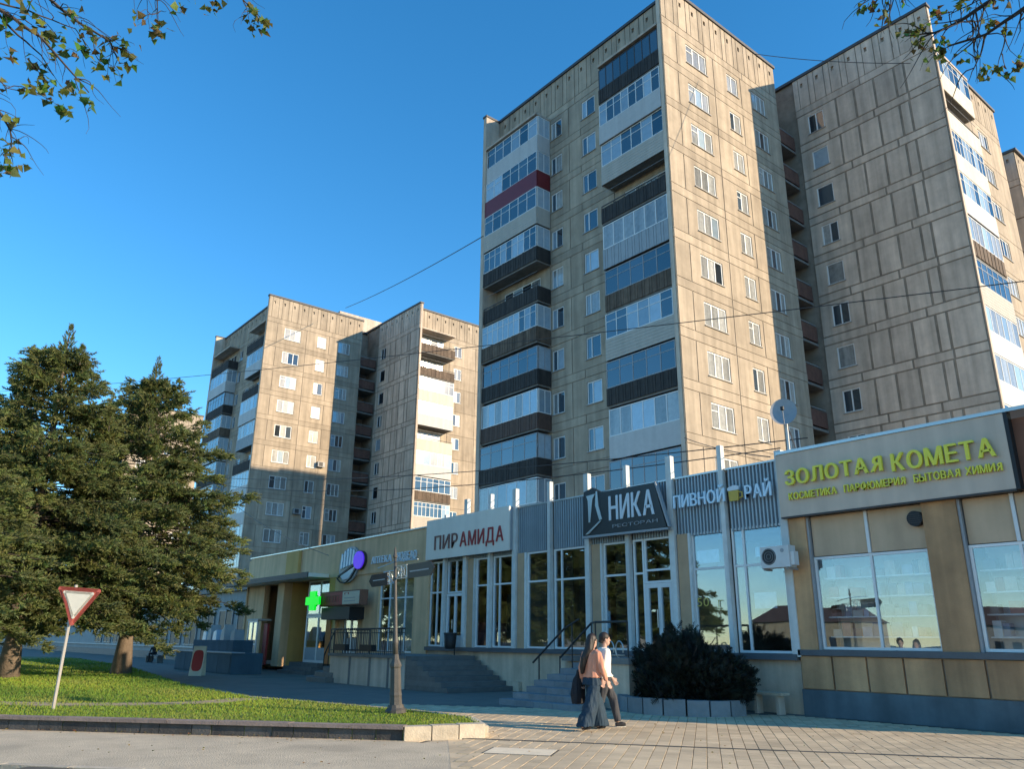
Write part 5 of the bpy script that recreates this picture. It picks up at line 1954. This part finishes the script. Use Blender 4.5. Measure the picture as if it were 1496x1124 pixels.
DL = 12.5
U = lambda x, y, dd=0: unproj(x, y, DL+dd)
bl = (-16.5, -3.2, 0.2)
tl = Vector((-16.3, -2.9, 9.2))
limbsL = [([tl, U(-120, -60, .3), U(-20, 0), U(60, 55, -.1), U(130, 135, -.3)], 0.05),
          ([tl, U(-90, -110, .6), U(40, -30, .4), U(105, 25, .2), U(160, 60, 0), U(172, 88, 0)], 0.04),
          ([U(-20, 0), U(15, 40, .2), U(60, 80, .3), U(85, 120, .3)], 0.02),
          ([tl, U(-90, 60, .2), U(-10, 150, -.1), U(15, 190, -.2), U(18, 225, -.2)], 0.03),
          ([tl, U(20, -130, .8), U(150, -60, .8), U(229, -10, .7), U(231, 30, .7)], 0.03),
          ([tl, U(60, -170, 1.2), U(240, -80, 1.2), U(340, -15, 1.1), U(385, 30, 1.1)], 0.03),
          ([U(-20, 0), U(40, 15), U(110, 42, .2), U(150, 95, .2)], 0.015),
          ([U(-20, 100, .1), U(10, 128), U(60, 140)], 0.012)]
lfL = [(U(*p), n, s) for p, n, s in [((125, 70, 0), 16, .16), ((178, 62, 0), 9, .11), ((185, 85, 0), 9, .10), ((160, 102, 0), 7, .08), ((60, 105, .3), 11, .14), ((55, 120, .3), 7, .08),
      ((108, 120, -.3), 8, .10), ((85, 145, .1), 9, .12), ((90, 165, .1), 6, .07), ((135, 152, -.3), 6, .09), ((38, 130, 0), 5, .06), ((15, 80, 0), 8, .1),
      ((18, 215, -.2), 12, .13), ((8, 238, -.2), 9, .1), ((16, 175, -.2), 4, .06), ((228, 38, .7), 13, .11), ((262, 8, .8), 5, .06), ((314, 10, 1.1), 9, .09),
      ((370, 15, 1.1), 6, .08), ((385, 33, 1.1), 7, .08), ((382, 43, 1.1), 4, .05), ((105, 18, 0), 7, .08), ((45, 12, 0), 6, .08), ((60, 45, 0), 5, .06), ((5, 30, 0), 4, .06), ((78, 75, .1), 6, .08), ((90, 48, .1), 3, .04), ((0, 120, .1), 5, .06)]]
bough_tree('maple_tree', bl, 9.6, 'broad-leaved tree whose yellowing twigs hang into the top left corner', limbsL, lfL, 0.115, 31, 3.5)

DR = 9.0
br_ = (-0.6, 5.2, 0.0)
tr_ = Vector((-0.7, 5.5, 6.6))
V2 = lambda x, y, dd=0: unproj(x, y, DR+dd)
limbsR = [([tr_, V2(1560, -30), V2(1496, 12), V2(1440, 50), V2(1385, 67)], 0.035),
          ([tr_, V2(1520, -70, .3), V2(1450, 0, .2), V2(1400, 32, .1), V2(1365, 48), V2(1325, 52)], 0.032),
          ([tr_, V2(1480, -90, .5), V2(1420, 5, .4), V2(1385, 22, .4)], 0.018),
          ([V2(1440, 50), V2(1432, 80, .1), V2(1420, 105, .1), V2(1415, 120, .1)], 0.010),
          ([V2(1400, 32, .1), V2(1430, 30, .3), V2(1470, 22, .3)], 0.008),
          ([V2(1470, 30), V2(1468, 60), V2(1460, 85), V2(1455, 110)], 0.009),
          ([V2(1426, 18, .2), V2(1432, 55, .2), V2(1425, 90, .2)], 0.009),
          ([V2(1492, 15), V2(1490, 45), V2(1482, 65)], 0.008),
          ([tr_, V2(1480, -160, .8), V2(1300, -25, .8), V2(1296, 12, .8)], 0.016),
          ([tr_, V2(1500, -140, .9), V2(1330, -40, .9), V2(1275, 5, .9)], 0.014)]
lfR = [(V2(*p), n, s) for p, n, s in [((1268, 8, .9), 9, .05), ((1291, 22, .8), 9, .05), ((1340, 42, 0), 10, .06), ((1368, 20, .4), 10, .05), ((1345, 58, 0), 9, .06), ((1325, 50, 0), 6, .05),
      ((1362, 72, 0), 5, .05), ((1372, 82, 0), 8, .05), ((1438, 102, .1), 8, .04), ((1450, 108, .1), 6, .04), ((1457, 98, 0), 4, .03), ((1478, 102, 0), 7, .04), ((1490, 92, 0), 6, .04),
      ((1448, 32, .1), 6, .05), ((1404, 4, .3), 6, .05), ((1455, 4, .2), 5, .05), ((1468, 47, 0), 4, .03), ((1378, 65, 0), 5, .04), ((1405, 77, 0), 4, .04), ((1320, -2, .9), 5, .05)]]
bough_tree('maple_tree', br_, 7.0, 'broad-leaved tree whose nearly bare twigs hang into the top right corner', limbsR, lfR, 0.062, 37, 6)
# ------------------------------------------------------------------ signpost with pointer boards
mat('cast_iron', (0.075, 0.068, 0.058), 0.6, 0.25, 6, 0.2, 0.3, 40)
lpb = Vector((-14.66, 9.02, LZ-0.02))
lp = empty('signpost', lpb, 'slender dark iron post with two pointer boards, on the lawn tip', 'signpost')
MB().lathe([(0.21, 0.0), (0.21, 0.06), (0.17, 0.10), (0.15, 0.16)], lpb, 12).build('foot', 'cast_iron', lp)
MB().lathe([(0.13, 0.16), (0.12, 0.3), (0.125, 0.34), (0.115, 0.40), (0.105, 0.85), (0.12, 0.88), (0.12, 0.92), (0.075, 1.02), (0.06, 1.12)], lpb, 8).build('pedestal', 'cast_iron', lp)
MB().lathe([(0.055, 1.12), (0.05, 1.3), (0.062, 1.33), (0.062, 1.37), (0.045, 1.42), (0.034, 2.3), (0.028, 3.05)], lpb, 12).build('shaft', 'cast_iron', lp, True)
MB().lathe([(0.02, 3.05), (0.045, 3.07), (0.05, 3.10), (0.03, 3.14), (0.022, 3.22), (0.006, 3.30)], lpb, 10).build('finial', 'cast_iron', lp)
fh_ = Vector((fw.x, fw.y, 0)).normalized()
rh_ = Vector((rt.x, rt.y, 0)).normalized()
pd_ = (fh_*math.cos(R(46))-rh_*math.sin(R(46))).normalized()      # towards the left board
pn_ = Vector((pd_.y, -pd_.x, 0))


def board(t0, t1, z0, z1, nm, m_, th=0.018, y=0.0, tip=0.0):
    b = MB()
    p = [(t0, z0), (t1, z0), (t1+tip, (z0+z1)/2), (t1, z1), (t0, z1)] if tip else [(t0, z0), (t1, z0), (t1, z1), (t0, z1)]
    f = [lpb+pd_*a+Vector((0, 0, c)) for a, c in p]
    n = len(f)
    b.v = [tuple(q+pn_*(y+th)) for q in f]+[tuple(q+pn_*(y-th)) for q in f]
    b.f = [tuple(range(n)), tuple(reversed(range(n, 2*n)))]+[((i+1) % n, i, n+i, n+(i+1) % n) for i in range(n)]
    return b.build(nm, m_, lp)


board(-0.42, -1.15, 2.60, 2.88, 'pointer_board', 'board_black', 0.016, 0, -0.12)
board(0.26, 0.80, 2.52, 2.78, 'pointer_board', 'bark_dark', 0.016, 0, 0.10)
board(-0.50, -1.10, 2.72, 2.745, 'board_line', 'frame_grey', 0.02)
board(0.34, 0.75, 2.64, 2.66, 'board_line', 'frame_grey', 0.02)
b = MB()
for s_, z0 in ((-1, 2.62), (1, 2.54)):
    for (a0, c0, a1, c1) in ((0.03, 0.0, 0.38, 0.26), (0.03, 0.26, 0.38, 0.0), (0.03, 0.0, 0.40, 0.0), (0.03, 0.26, 0.40, 0.26), (0.2, 0.0, 0.2, 0.26), (0.38, 0.0, 0.38, 0.26)):
        b.tube([lpb+pd_*(s_*a0)+Vector((0, 0, z0+c0)), lpb+pd_*(s_*a1)+Vector((0, 0, z0+c1))], 0.011, 5)
    b.tube([lpb+pd_*(s_*(0.2+0.10*math.cos(t)))+Vector((0, 0, z0+0.13+0.10*math.sin(t))) for t in np.linspace(0, math.tau, 17)], 0.010, 5)
b.tube([lpb+pd_*-0.75+Vector((0, 0, 2.96)), lpb+Vector((0, 0, 2.98)), lpb+pd_*0.6+Vector((0, 0, 2.90))], 0.012, 5)
b.build('scroll_bracket', 'ribbon', lp)
ax = fw.copy()
ax.z = 0
lp.rotation_mode = 'AXIS_ANGLE'
lp.rotation_axis_angle = (R(3.4)*-1, ax.x, ax.y, 0)

# ------------------------------------------------------------------ yield sign
mat('sign_red', (0.47, 0.10, 0.07), 0.5, 0.12, 6)
mat('sign_white', (0.70, 0.66, 0.55), 0.5, 0.10, 4)
mat('galvanised', (0.42, 0.38, 0.33), 0.55, 0.15, 5, 0.1, metal=0.2)
yb = Vector((-19.15, 3.72, LZ-0.03))
ys = empty('yield_sign', yb, 'faded triangular yield sign on a thin post in the lawn', 'road sign')
MB().tube([yb, yb+Vector((-0.02, 0.03, 2.45))], 0.034, 8).build('post', 'galvanised', ys)
fx = Vector((rt.x, rt.y, 0)).normalized()
fx = (fx+Vector((-0.06, 0.05, 0))).normalized()
fn = Vector((fx.y, -fx.x, 0))
cc = yb+Vector((0, 0, 2.12))+fn*0.05+fx*0.12


def tri(sz, off, nm, m_, th=0.006, dz=0.0):
    b = MB()
    # rounded triangle pointing down
    cs = [Vector((-0.5, 0.289)), Vector((0.5, 0.289)), Vector((0, -0.577))]
    pts = []
    for i in range(3):
        c_ = cs[i]*sz
        cin = c_*(1-0.10)
        ang0 = math.atan2(c_.y, c_.x)
        for k in range(-3, 4):
            t = ang0+k*R(20)
            pts.append(cin+Vector((math.cos(t), math.sin(t)))*0.058*sz)
    pts = list(reversed(pts))
    f = []
    roll = R(-3.5)
    for p in pts:
        x_, z_ = p.x*math.cos(roll)-p.y*math.sin(roll), p.x*math.sin(roll)+p.y*math.cos(roll)
        f.append(cc+fx*x_+Vector((0, 0, z_+dz))+fn*off)
    n = len(f)
    b.v = [tuple(p) for p in f]+[tuple(p-fn*th) for p in f]
    b.f = [tuple(reversed(range(n))), tuple(range(n, 2*n))]+[((i+1) % n, i, n+i, n+(i+1) % n) for i in range(n)]
    return b.build(nm, m_, ys)


tri(0.86, 0.0, 'red_border', 'sign_red', 0.012)
tri(0.62, 0.008, 'white_face', 'sign_white', 0.006)
MB().box(yb.x-0.045, yb.x+0.03, yb.y+0.0, yb.y+0.07, cc.z+0.1, cc.z+0.14).build('clamp', 'galvanised', ys)

# ------------------------------------------------------------------ overhead wires
mat('cable', (0.03, 0.03, 0.032), 0.6)


def wire(pts, sag, label, r=0.014):
    a, c = Vector(pts[0]), Vector(pts[1])
    q = [a.lerp(c, t)-Vector((0, 0, sag*4*t*(1-t))) for t in np.linspace(0, 1, 25)]
    o = MB().tube(q, r, 5).build('overhead_cable', 'cable')
    tag(o, label, 'cable', 'overhead cables')


wire((unproj(-60, 575, 62), unproj(1600, 398, 17)), 0.35, 'long overhead cable crossing the tall tower at half height', 0.011)
wire((unproj(330, 699, 60), unproj(1180, 640, 24)), 0.5, 'upper of two cables just above the shop roofs', 0.018)
wire((unproj(300, 706, 62), unproj(1140, 655, 24)), 0.9, 'lower of two cables just above the shop roofs', 0.018)
wire((unproj(505, 450, 92), unproj(706, 345, 50)), 0.3, 'slanting cable between the two towers against the sky', 0.03)
wire((unproj(1100, 78, 52), unproj(1330, 92, 46)), 0.2, 'short cable across the sky notch of the tall tower', 0.02)
wire((unproj(340, 735, 60), unproj(480, 812, 38)), 0.3, 'thin cable dropping from the tower to the pharmacy roof', 0.016)
wire((unproj(1000, 640, 30), unproj(1125, 668, 20)), 0.1, 'short cable ending at the dish mast', 0.014)

# ------------------------------------------------------------------ people
mat('skin', (0.50, 0.30, 0.22), 0.6)
mat('hair', (0.016, 0.009, 0.006), 0.55, 0.3, 20)
mat('hair_short', (0.022, 0.013, 0.009), 0.6, 0.3, 20)
mat('salmon', (0.62, 0.27, 0.17), 0.85, 0.10, 6, 0.1)
mat('navy', (0.010, 0.032, 0.055), 0.8, 0.25, 5, 0.3)
mat('black_cloth', (0.012, 0.012, 0.015), 0.85, 0.2, 5)
mat('white_cloth', (0.70, 0.67, 0.60), 0.85, 0.05, 6)
mat('grey_cloth', (0.045, 0.045, 0.05), 0.85, 0.2, 6)
mat('shoe_white', (0.6, 0.57, 0.5), 0.7)


def loft(mb, rings, n=14):
    """rings: (center Vector, rx, ry, axis_x, axis_y)"""
    base = len(mb.v)
    for c, rx, ry, ax_, ay_ in rings:
        for k in range(n):
            t = math.tau*k/n
            mb.v.append(tuple(c+ax_*rx*math.cos(t)+ay_*ry*math.sin(t)))
    for i in range(len(rings)-1):
        for k in range(n):
            k2 = (k+1) % n
            mb.f.append((base+i*n+k, base+i*n+k2, base+(i+1)*n+k2, base+(i+1)*n+k))
    mb.f.append(tuple(base+k for k in reversed(range(n))))
    mb.f.append(tuple(base+(len(rings)-1)*n+k for k in range(n)))


def ball(mb, c, rx, ry, rz, X, Y, n=12):
    rings = []
    for i in range(n+1):
        t = math.pi*i/n
        s = max(math.sin(t), 0.05)
        rings.append((c+Vector((0, 0, -rz*math.cos(t))), rx*s, ry*s, X, Y))
    loft(mb, rings, 14)


def remesh(mb, name, m_, parent, vox, smooth_it=4, fold=0.0):
    me = bpy.data.meshes.new('tmp')
    off = origin(parent)
    me.from_pydata([(a-off.x, b-off.y, c-off.z) for a, b, c in mb.v], [], mb.f)
    me.update()
    o = bpy.data.objects.new('tmp', me)
    col.objects.link(o)
    md_ = o.modifiers.new('r', 'REMESH')
    md_.mode = 'VOXEL'
    md_.voxel_size = vox
    ms = o.modifiers.new('s', 'SMOOTH')
    ms.iterations = smooth_it
    ms.factor = 0.5
    dg = bpy.context.evaluated_depsgraph_get()
    out = bpy.data.meshes.new_from_object(o.evaluated_get(dg))
    bpy.data.objects.remove(o)
    if fold:
        from mathutils import noise
        cs = [v.co.copy() for v in out.vertices]
        ns = [v.normal.copy() for v in out.vertices]
        fl = []
        for c_, n_ in zip(cs, ns):
            f_ = noise.noise(Vector((c_.x*17, c_.y*17, c_.z*1.8)))+0.4*noise.noise(Vector((c_.x*30, c_.y*30, c_.z*6)))
            fl += list(c_+n_*(fold*f_))
        out.vertices.foreach_set('co', fl)
    out.name = name
    out.materials.clear()
    out.materials.append(MAT[m_])
    out.polygons.foreach_set('use_smooth', [True]*len(out.polygons))
    out.update()
    return inst(name, out, parent)


Z = Vector((0, 0, 1))


def limb(mb, pts, rads, n=10):
    mb.tube(pts, rads, n)


def hand(mb, w_, d, sideways, s=1.0):
    """relaxed hand at wrist w_, pointing along d; five fingers"""
    d = d.normalized()
    sideways = (sideways-d*sideways.dot(d)).normalized()
    nrm = d.cross(sideways)
    loft(mb, [(w_-d*0.03*s, 0.026*s, 0.022*s, sideways, nrm), (w_+d*0.015*s, 0.032*s, 0.021*s, sideways, nrm), (w_+d*0.055*s, 0.043*s, 0.020*s, sideways, nrm),
              (w_+d*0.092*s, 0.040*s, 0.017*s, sideways, nrm)], 12)
    for i, ln in enumerate((0.068, 0.078, 0.072, 0.058)):
        a = w_+d*0.082*s+sideways*(0.033-0.022*i)*s
        b = a+d*ln*0.55*s+nrm*0.010*s
        c = b+d*ln*0.45*s+nrm*0.024*s
        mb.tube([a, b, c], [0.0115*s, 0.011*s, 0.009*s], 8)
    a = w_+d*0.025*s+sideways*0.026*s
    mb.tube([a, a+sideways*0.030*s+d*0.028*s, a+sideways*0.034*s+d*0.062*s], [0.014*s, 0.0125*s, 0.010*s], 8)


def head(mb, c, F, S_):
    """head centred at c looking along F"""
    ball(mb, c+Z*0.02, 0.075, 0.095, 0.115, S_, F, 12)
    ball(mb, c+F*0.035-Z*0.05, 0.055, 0.06, 0.07, S_, F, 10)      # jaw
    mb.tube([c+F*0.085+Z*0.015, c+F*0.115-Z*0.022], [0.010, 0.016], 6)  # nose
    for s in (-1, 1):
        ball(mb, c+S_*0.078*s-F*0.005, 0.012, 0.022, 0.032, S_, F, 6)   # ears
    mb.tube([c+F*0.088-Z*0.062-S_*0.022, c+F*0.097-Z*0.062, c+F*0.088-Z*0.062+S_*0.022], 0.008, 6)  # mouth
    for s in (-1, 1):
        mb.tube([c+F*0.088+Z*0.028+S_*(0.014*s), c+F*0.082+Z*0.028+S_*(0.045*s)], 0.009, 6)  # brows


def person(name, base, F, hgt, label, dress):
    root = empty('person', base, label, 'person', None)
    F = F.normalized()
    S_ = Vector((F.y, -F.x, 0))       # to the person's right
    B = Vector(base)
    k = hgt/1.70
    P = lambda f, s, z: B+(F*f+S_*s+Z*z)*k
    body = MB()
    hc = P(0.03, 0, 1.585)
    head(body, hc, F, S_)
    limb(body, [P(0, 0, 1.38), P(0.01, 0, 1.45), P(0.02, 0, 1.54)], [0.062*k, 0.052*k, 0.052*k])
    loft(body, [(P(0, 0, 0.88), 0.15*k, 0.105*k, S_, F), (P(0, 0, 0.97), 0.155*k, 0.11*k, S_, F), (P(0, 0, 1.08), 0.125*k, 0.09*k, S_, F), (P(0, 0, 1.25), 0.15*k, 0.105*k, S_, F),
                (P(0, 0, 1.36), 0.16*k, 0.095*k, S_, F), (P(0, 0, 1.42), 0.08*k, 0.06*k, S_, F)])
    st_ = dress['stride']
    legs = []
    for s, ff in ((-1, st_), (1, -st_)):
        hip = P(0, 0.085*s, 0.90)
        knee = P(ff*0.55+0.04, 0.09*s, 0.49)
        ank = P(ff*1.0-(0.05 if ff < 0 else 0), 0.09*s, 0.085+(0.03 if ff < 0 else 0))
        limb(body, [hip, hip.lerp(knee, 0.5), knee, knee.lerp(ank, 0.35), ank], [0.085*k, 0.075*k, 0.055*k, 0.055*k, 0.036*k])
        toe = ank+(F*0.15-Z*0.055)*k
        heel = ank-(F*0.05+Z*0.055)*k
        limb(body, [heel, ank.lerp(toe, 0.5)-Z*0.012, toe], [0.035*k, 0.04*k, 0.028*k])
        legs.append((hip, knee, ank, toe, heel))
    arms = []
    for s, ff in ((-1, -dress['swing']), (1, dress['swing'])):
        sh = P(0, 0.175*s, 1.37)
        el = P(ff*0.45-0.02, 0.225*s, 1.10)
        wr = P(ff+0.06, 0.235*s, 0.87)
        limb(body, [P(0, 0.12*s, 1.37), sh, el, wr], [0.055*k, 0.05*k, 0.039*k, 0.026*k])
        hand(body, wr, wr-el, F*1.0, k)
        arms.append((sh, el, wr))
    remesh(body, 'body', 'skin', root, 0.0065, 2)
    return root, P, F, S_, k, legs, arms, hc


vdir = Vector((rt.x, rt.y, 0)).normalized()
# --- the woman, seen from behind on her left side, walking to the right and away
Fw = (vdir*0.85+Vector((fw.x, fw.y, 0)).normalized()*0.75)
root, P, F, S_, k, legs, arms, hc = person('person', (-11.50, 11.42, 0.018), Fw, 1.70,
    'person in salmon top and wide dark blue trousers walking with long hair', dict(stride=0.28, swing=0.10))
b = MB()
loft(b, [(P(0, 0, 0.93), 0.19, 0.145, S_, F), (P(0, 0, 1.05), 0.165, 0.125, S_, F), (P(0, 0, 1.2), 0.17, 0.125, S_, F), (P(0, 0, 1.36), 0.18, 0.115, S_, F), (P(0, 0, 1.43), 0.09, 0.075, S_, F)])
for sh, el, wr in arms:
    limb(b, [sh+(P(0, 0, 1.37)-sh)*0.4, sh, el, el.lerp(wr, 0.88)], [0.07, 0.068, 0.06, 0.05])
remesh(b, 'blouse', 'salmon', root, 0.011, 3, 0.016)
for i, (hip, kn, an, to, he) in enumerate(legs):
    pass
b = MB()
loft(b, [(P(0, 0, 0.80), 0.20, 0.165, S_, F), (P(0, 0, 0.93), 0.175, 0.135, S_, F), (P(0, 0, 1.02), 0.15, 0.115, S_, F)])
for i, (hip, kn, an, to, he) in enumerate(legs):
    c0 = hip.lerp(kn, 0.3)
    sgn = 1 if i == 0 else -1
    hem = an-Z*0.03+F*0.02
    # flared leg with a few pleats
    rings = []
    for q in np.linspace(0, 1, 9):
        c_ = (c0.lerp(kn, q*2) if q < 0.5 else kn.lerp(hem, q*2-1))
        rr = 0.118+0.065*q
        rings.append((c_, rr*0.85, rr, S_, F))
    loft(b, rings, 16)
remesh(b, 'trousers', 'navy', root, 0.012, 3, 0.024)
b = MB()
for (hip, kn, an, to, he) in legs:
    limb(b, [he-Z*0.0, an.lerp(to, 0.5)-Z*0.015, to], [0.042, 0.048, 0.036], 8)
remesh(b, 'shoes', 'black_cloth', root, 0.011, 2)
b = MB()
ball(b, hc+Z*0.045-F*0.022, 0.094, 0.105, 0.118, S_, F, 12)
limb(b, [hc-F*0.05+Z*0.02, hc-F*0.10-Z*0.14, P(-0.135, -0.06, 1.28), P(-0.15, -0.10, 1.12), P(-0.15, -0.12, 0.99)], [0.09, 0.085, 0.075, 0.06, 0.03], 10)
limb(b, [hc-S_*0.06, hc-S_*0.10-Z*0.15, P(0.0, -0.16, 1.2), P(0.0, -0.17, 1.05)], [0.05, 0.05, 0.04, 0.02], 8)
remesh(b, 'hair', 'hair', root, 0.009, 2, 0.010)
# dark jacket carried over her left arm, as a thing she carries
cj = P(-0.10, -0.29, 0.72)
jk = empty('carried_jacket', cj, 'black jacket hanging from the arm of the person in salmon', 'jacket')
b = MB()
loft(b, [(P(-0.08, -0.28, 0.45), 0.09, 0.16, S_, F), (P(-0.09, -0.30, 0.62), 0.10, 0.17, S_, F), (P(-0.05, -0.30, 0.85), 0.08, 0.15, S_, F), (P(-0.02, -0.27, 1.06), 0.06, 0.10, S_, F)], 14)
remesh(b, 'cloth', 'black_cloth', jk, 0.012, 3, 0.02)

# --- the companion in white
Fm = vdir*1.0+Vector((fw.x, fw.y, 0)).normalized()*0.15
root, P, F, S_, k, legs, arms, hc = person('person', (-11.72, 11.98, 0.018), Fm, 1.74,
    'person in white long-sleeved shirt and dark trousers on the far side', dict(stride=0.27, swing=-0.16))
b = MB()
loft(b, [(P(0, 0, 0.90), 0.175, 0.135, S_, F), (P(0, 0, 1.05), 0.17, 0.13, S_, F), (P(0, 0, 1.25), 0.18, 0.135, S_, F), (P(0, 0, 1.37), 0.19, 0.12, S_, F), (P(0, 0, 1.44), 0.085, 0.075, S_, F)])
for sh, el, wr in arms:
    limb(b, [sh+(P(0, 0, 1.37)-sh)*0.4, sh, el, el.lerp(wr, 0.95)], [0.075, 0.072, 0.062, 0.05])
remesh(b, 'shirt', 'white_cloth', root, 0.011, 3, 0.016)
b = MB()
loft(b, [(P(0, 0, 0.84), 0.175, 0.14, S_, F), (P(0, 0, 0.98), 0.165, 0.125, S_, F)])
for (hip, kn, an, to, he) in legs:
    limb(b, [hip-Z*0.0, hip.lerp(kn, 0.5), kn, kn.lerp(an, 0.5), an+Z*0.01], [0.11, 0.10, 0.085, 0.075, 0.065], 12)
remesh(b, 'trousers', 'grey_cloth', root, 0.011, 3, 0.014)
b = MB()
for (hip, kn, an, to, he) in legs:
    limb(b, [he, an.lerp(to, 0.5)-Z*0.015, to], [0.045, 0.05, 0.04], 8)
sh_ = remesh(b, 'shoes', 'black_cloth', root, 0.011, 2)
b = MB()
for (hip, kn, an, to, he) in legs:
    limb(b, [he-Z*0.028, to-Z*0.018], [0.036, 0.034], 8)
remesh(b, 'soles', 'shoe_white', root, 0.011, 2)
b = MB()
ball(b, hc+Z*0.05-F*0.02, 0.092, 0.108, 0.105, S_, F, 12)
limb(b, [hc-F*0.06+Z*0.02, hc-F*0.085-Z*0.06], [0.07, 0.055], 10)
remesh(b, 'hair', 'hair_short', root, 0.011, 3)

# --- seated dark figure far away on the low ledge
def seated():
    base = Vector((-57.6, 16.6, 0.0))
    bn2 = empty('bench', base, 'far low bench in the shade beneath the spruces', 'bench')
    MB().box(-59.2, -56.2, 16.45, 16.95, 0.42, 0.5).build('seat', 'slab', bn2)
    for x in (-59.0, -56.6):
        MB().box(x, x+0.15, 16.5, 16.9, 0, 0.42).build('leg', 'slab', bn2)
    root = empty('person', (-57.7, 16.55, 0.0), 'distant person in dark clothes seated beneath the spruces', 'person')
    F = Vector((0.75, -0.66, 0))
    S_ = Vector((F.y, -F.x, 0))
    B = Vector((-57.7, 16.65, 0.0))
    P = lambda f, s, z: B+F*f+S_*s+Z*z
    b = MB()
    head(b, P(0.1, 0, 1.2), F, S_)
    limb(b, [P(0.02, 0, 1.0), P(0.08, 0, 1.15)], [0.06, 0.055])
    loft(b, [(P(0, 0, 0.52), 0.17, 0.13, S_, F), (P(0, 0, 0.7), 0.15, 0.11, S_, F), (P(0.02, 0, 0.95), 0.19, 0.12, S_, F), (P(0.03, 0, 1.06), 0.09, 0.08, S_, F)])
    for s in (-1, 1):
        limb(b, [P(0, 0.09*s, 0.58), P(0.42, 0.13*s, 0.58), P(0.42, 0.13*s, 0.1), P(0.56, 0.14*s, 0.05)], [0.085, 0.07, 0.05, 0.04])
        limb(b, [P(0.02, 0.19*s, 0.98), P(0.12, 0.24*s, 0.74), P(0.36, 0.14*s, 0.68)], [0.055, 0.045, 0.035])
        hand(b, P(0.36, 0.14*s, 0.68), F, S_)
    remesh(b, 'body', 'black_cloth', root, 0.016, 3)
    b = MB()
    ball(b, P(0.08, 0, 1.25), 0.09, 0.105, 0.105, S_, F, 10)
    remesh(b, 'hair', 'hair', root, 0.016, 2)


seated()

# ------------------------------------------------------------------ houses across the street, seen mirrored in the shop glass
mat('house_cream', (0.50, 0.42, 0.29), 0.9, 0.1, 1, 0.1)
mat('house_grey', (0.36, 0.34, 0.31), 0.9, 0.1, 1, 0.1)
mat('roof_red', (0.13, 0.085, 0.07), 0.85, 0.2, 2)
for i, (x, y, w_, d_, h_, m_) in enumerate(((-75, -92, 20, 9, 5.0, 'house_cream'), (-120, -88, 19, 10, 6.5, 'house_grey'), (-48, -96, 13, 9, 4.2, 'house_grey'), (-22, -90, 18, 9, 4.6, 'house_cream'))):
    hs = empty('house', (x, y, 0), ['cream house mirrored in the shop windows', 'tall grey house mirrored in the shop windows', 'low grey house mirrored in the shop windows', 'cream house mirrored at the right of the shop windows'][i], 'house')
    MB().box(x-w_/2, x+w_/2, y-d_/2, y+d_/2, -0.1, h_).build('wall', m_, hs)
    b = MB()
    x0, x1, y0, y1 = x-w_/2-0.4, x+w_/2+0.4, y-d_/2-0.4, y+d_/2+0.4
    b.v = [(x0, y0, h_+0.01), (x1, y0, h_+0.01), (x1, y1, h_+0.01), (x0, y1, h_+0.01), (x0+2, y, h_+2.6), (x1-2, y, h_+2.6)]
    b.f = [(3, 2, 1, 0), (0, 1, 5, 4), (2, 3, 4, 5), (1, 2, 5), (3, 0, 4)]
    b.build('roof', 'roof_red', hs)
    for r_ in range(int(h_//3)):
        for c_ in range(int(w_//2.6)):
            xx = x-w_/2+0.9+2.6*c_
            inst('window', simple('hw', lambda: MB().box(0, 1.2, 0, 0.06, 0, 1.5).mesh('window', 'pane')), hs, (xx-x, d_/2-0.03, 0.9+3*r_))
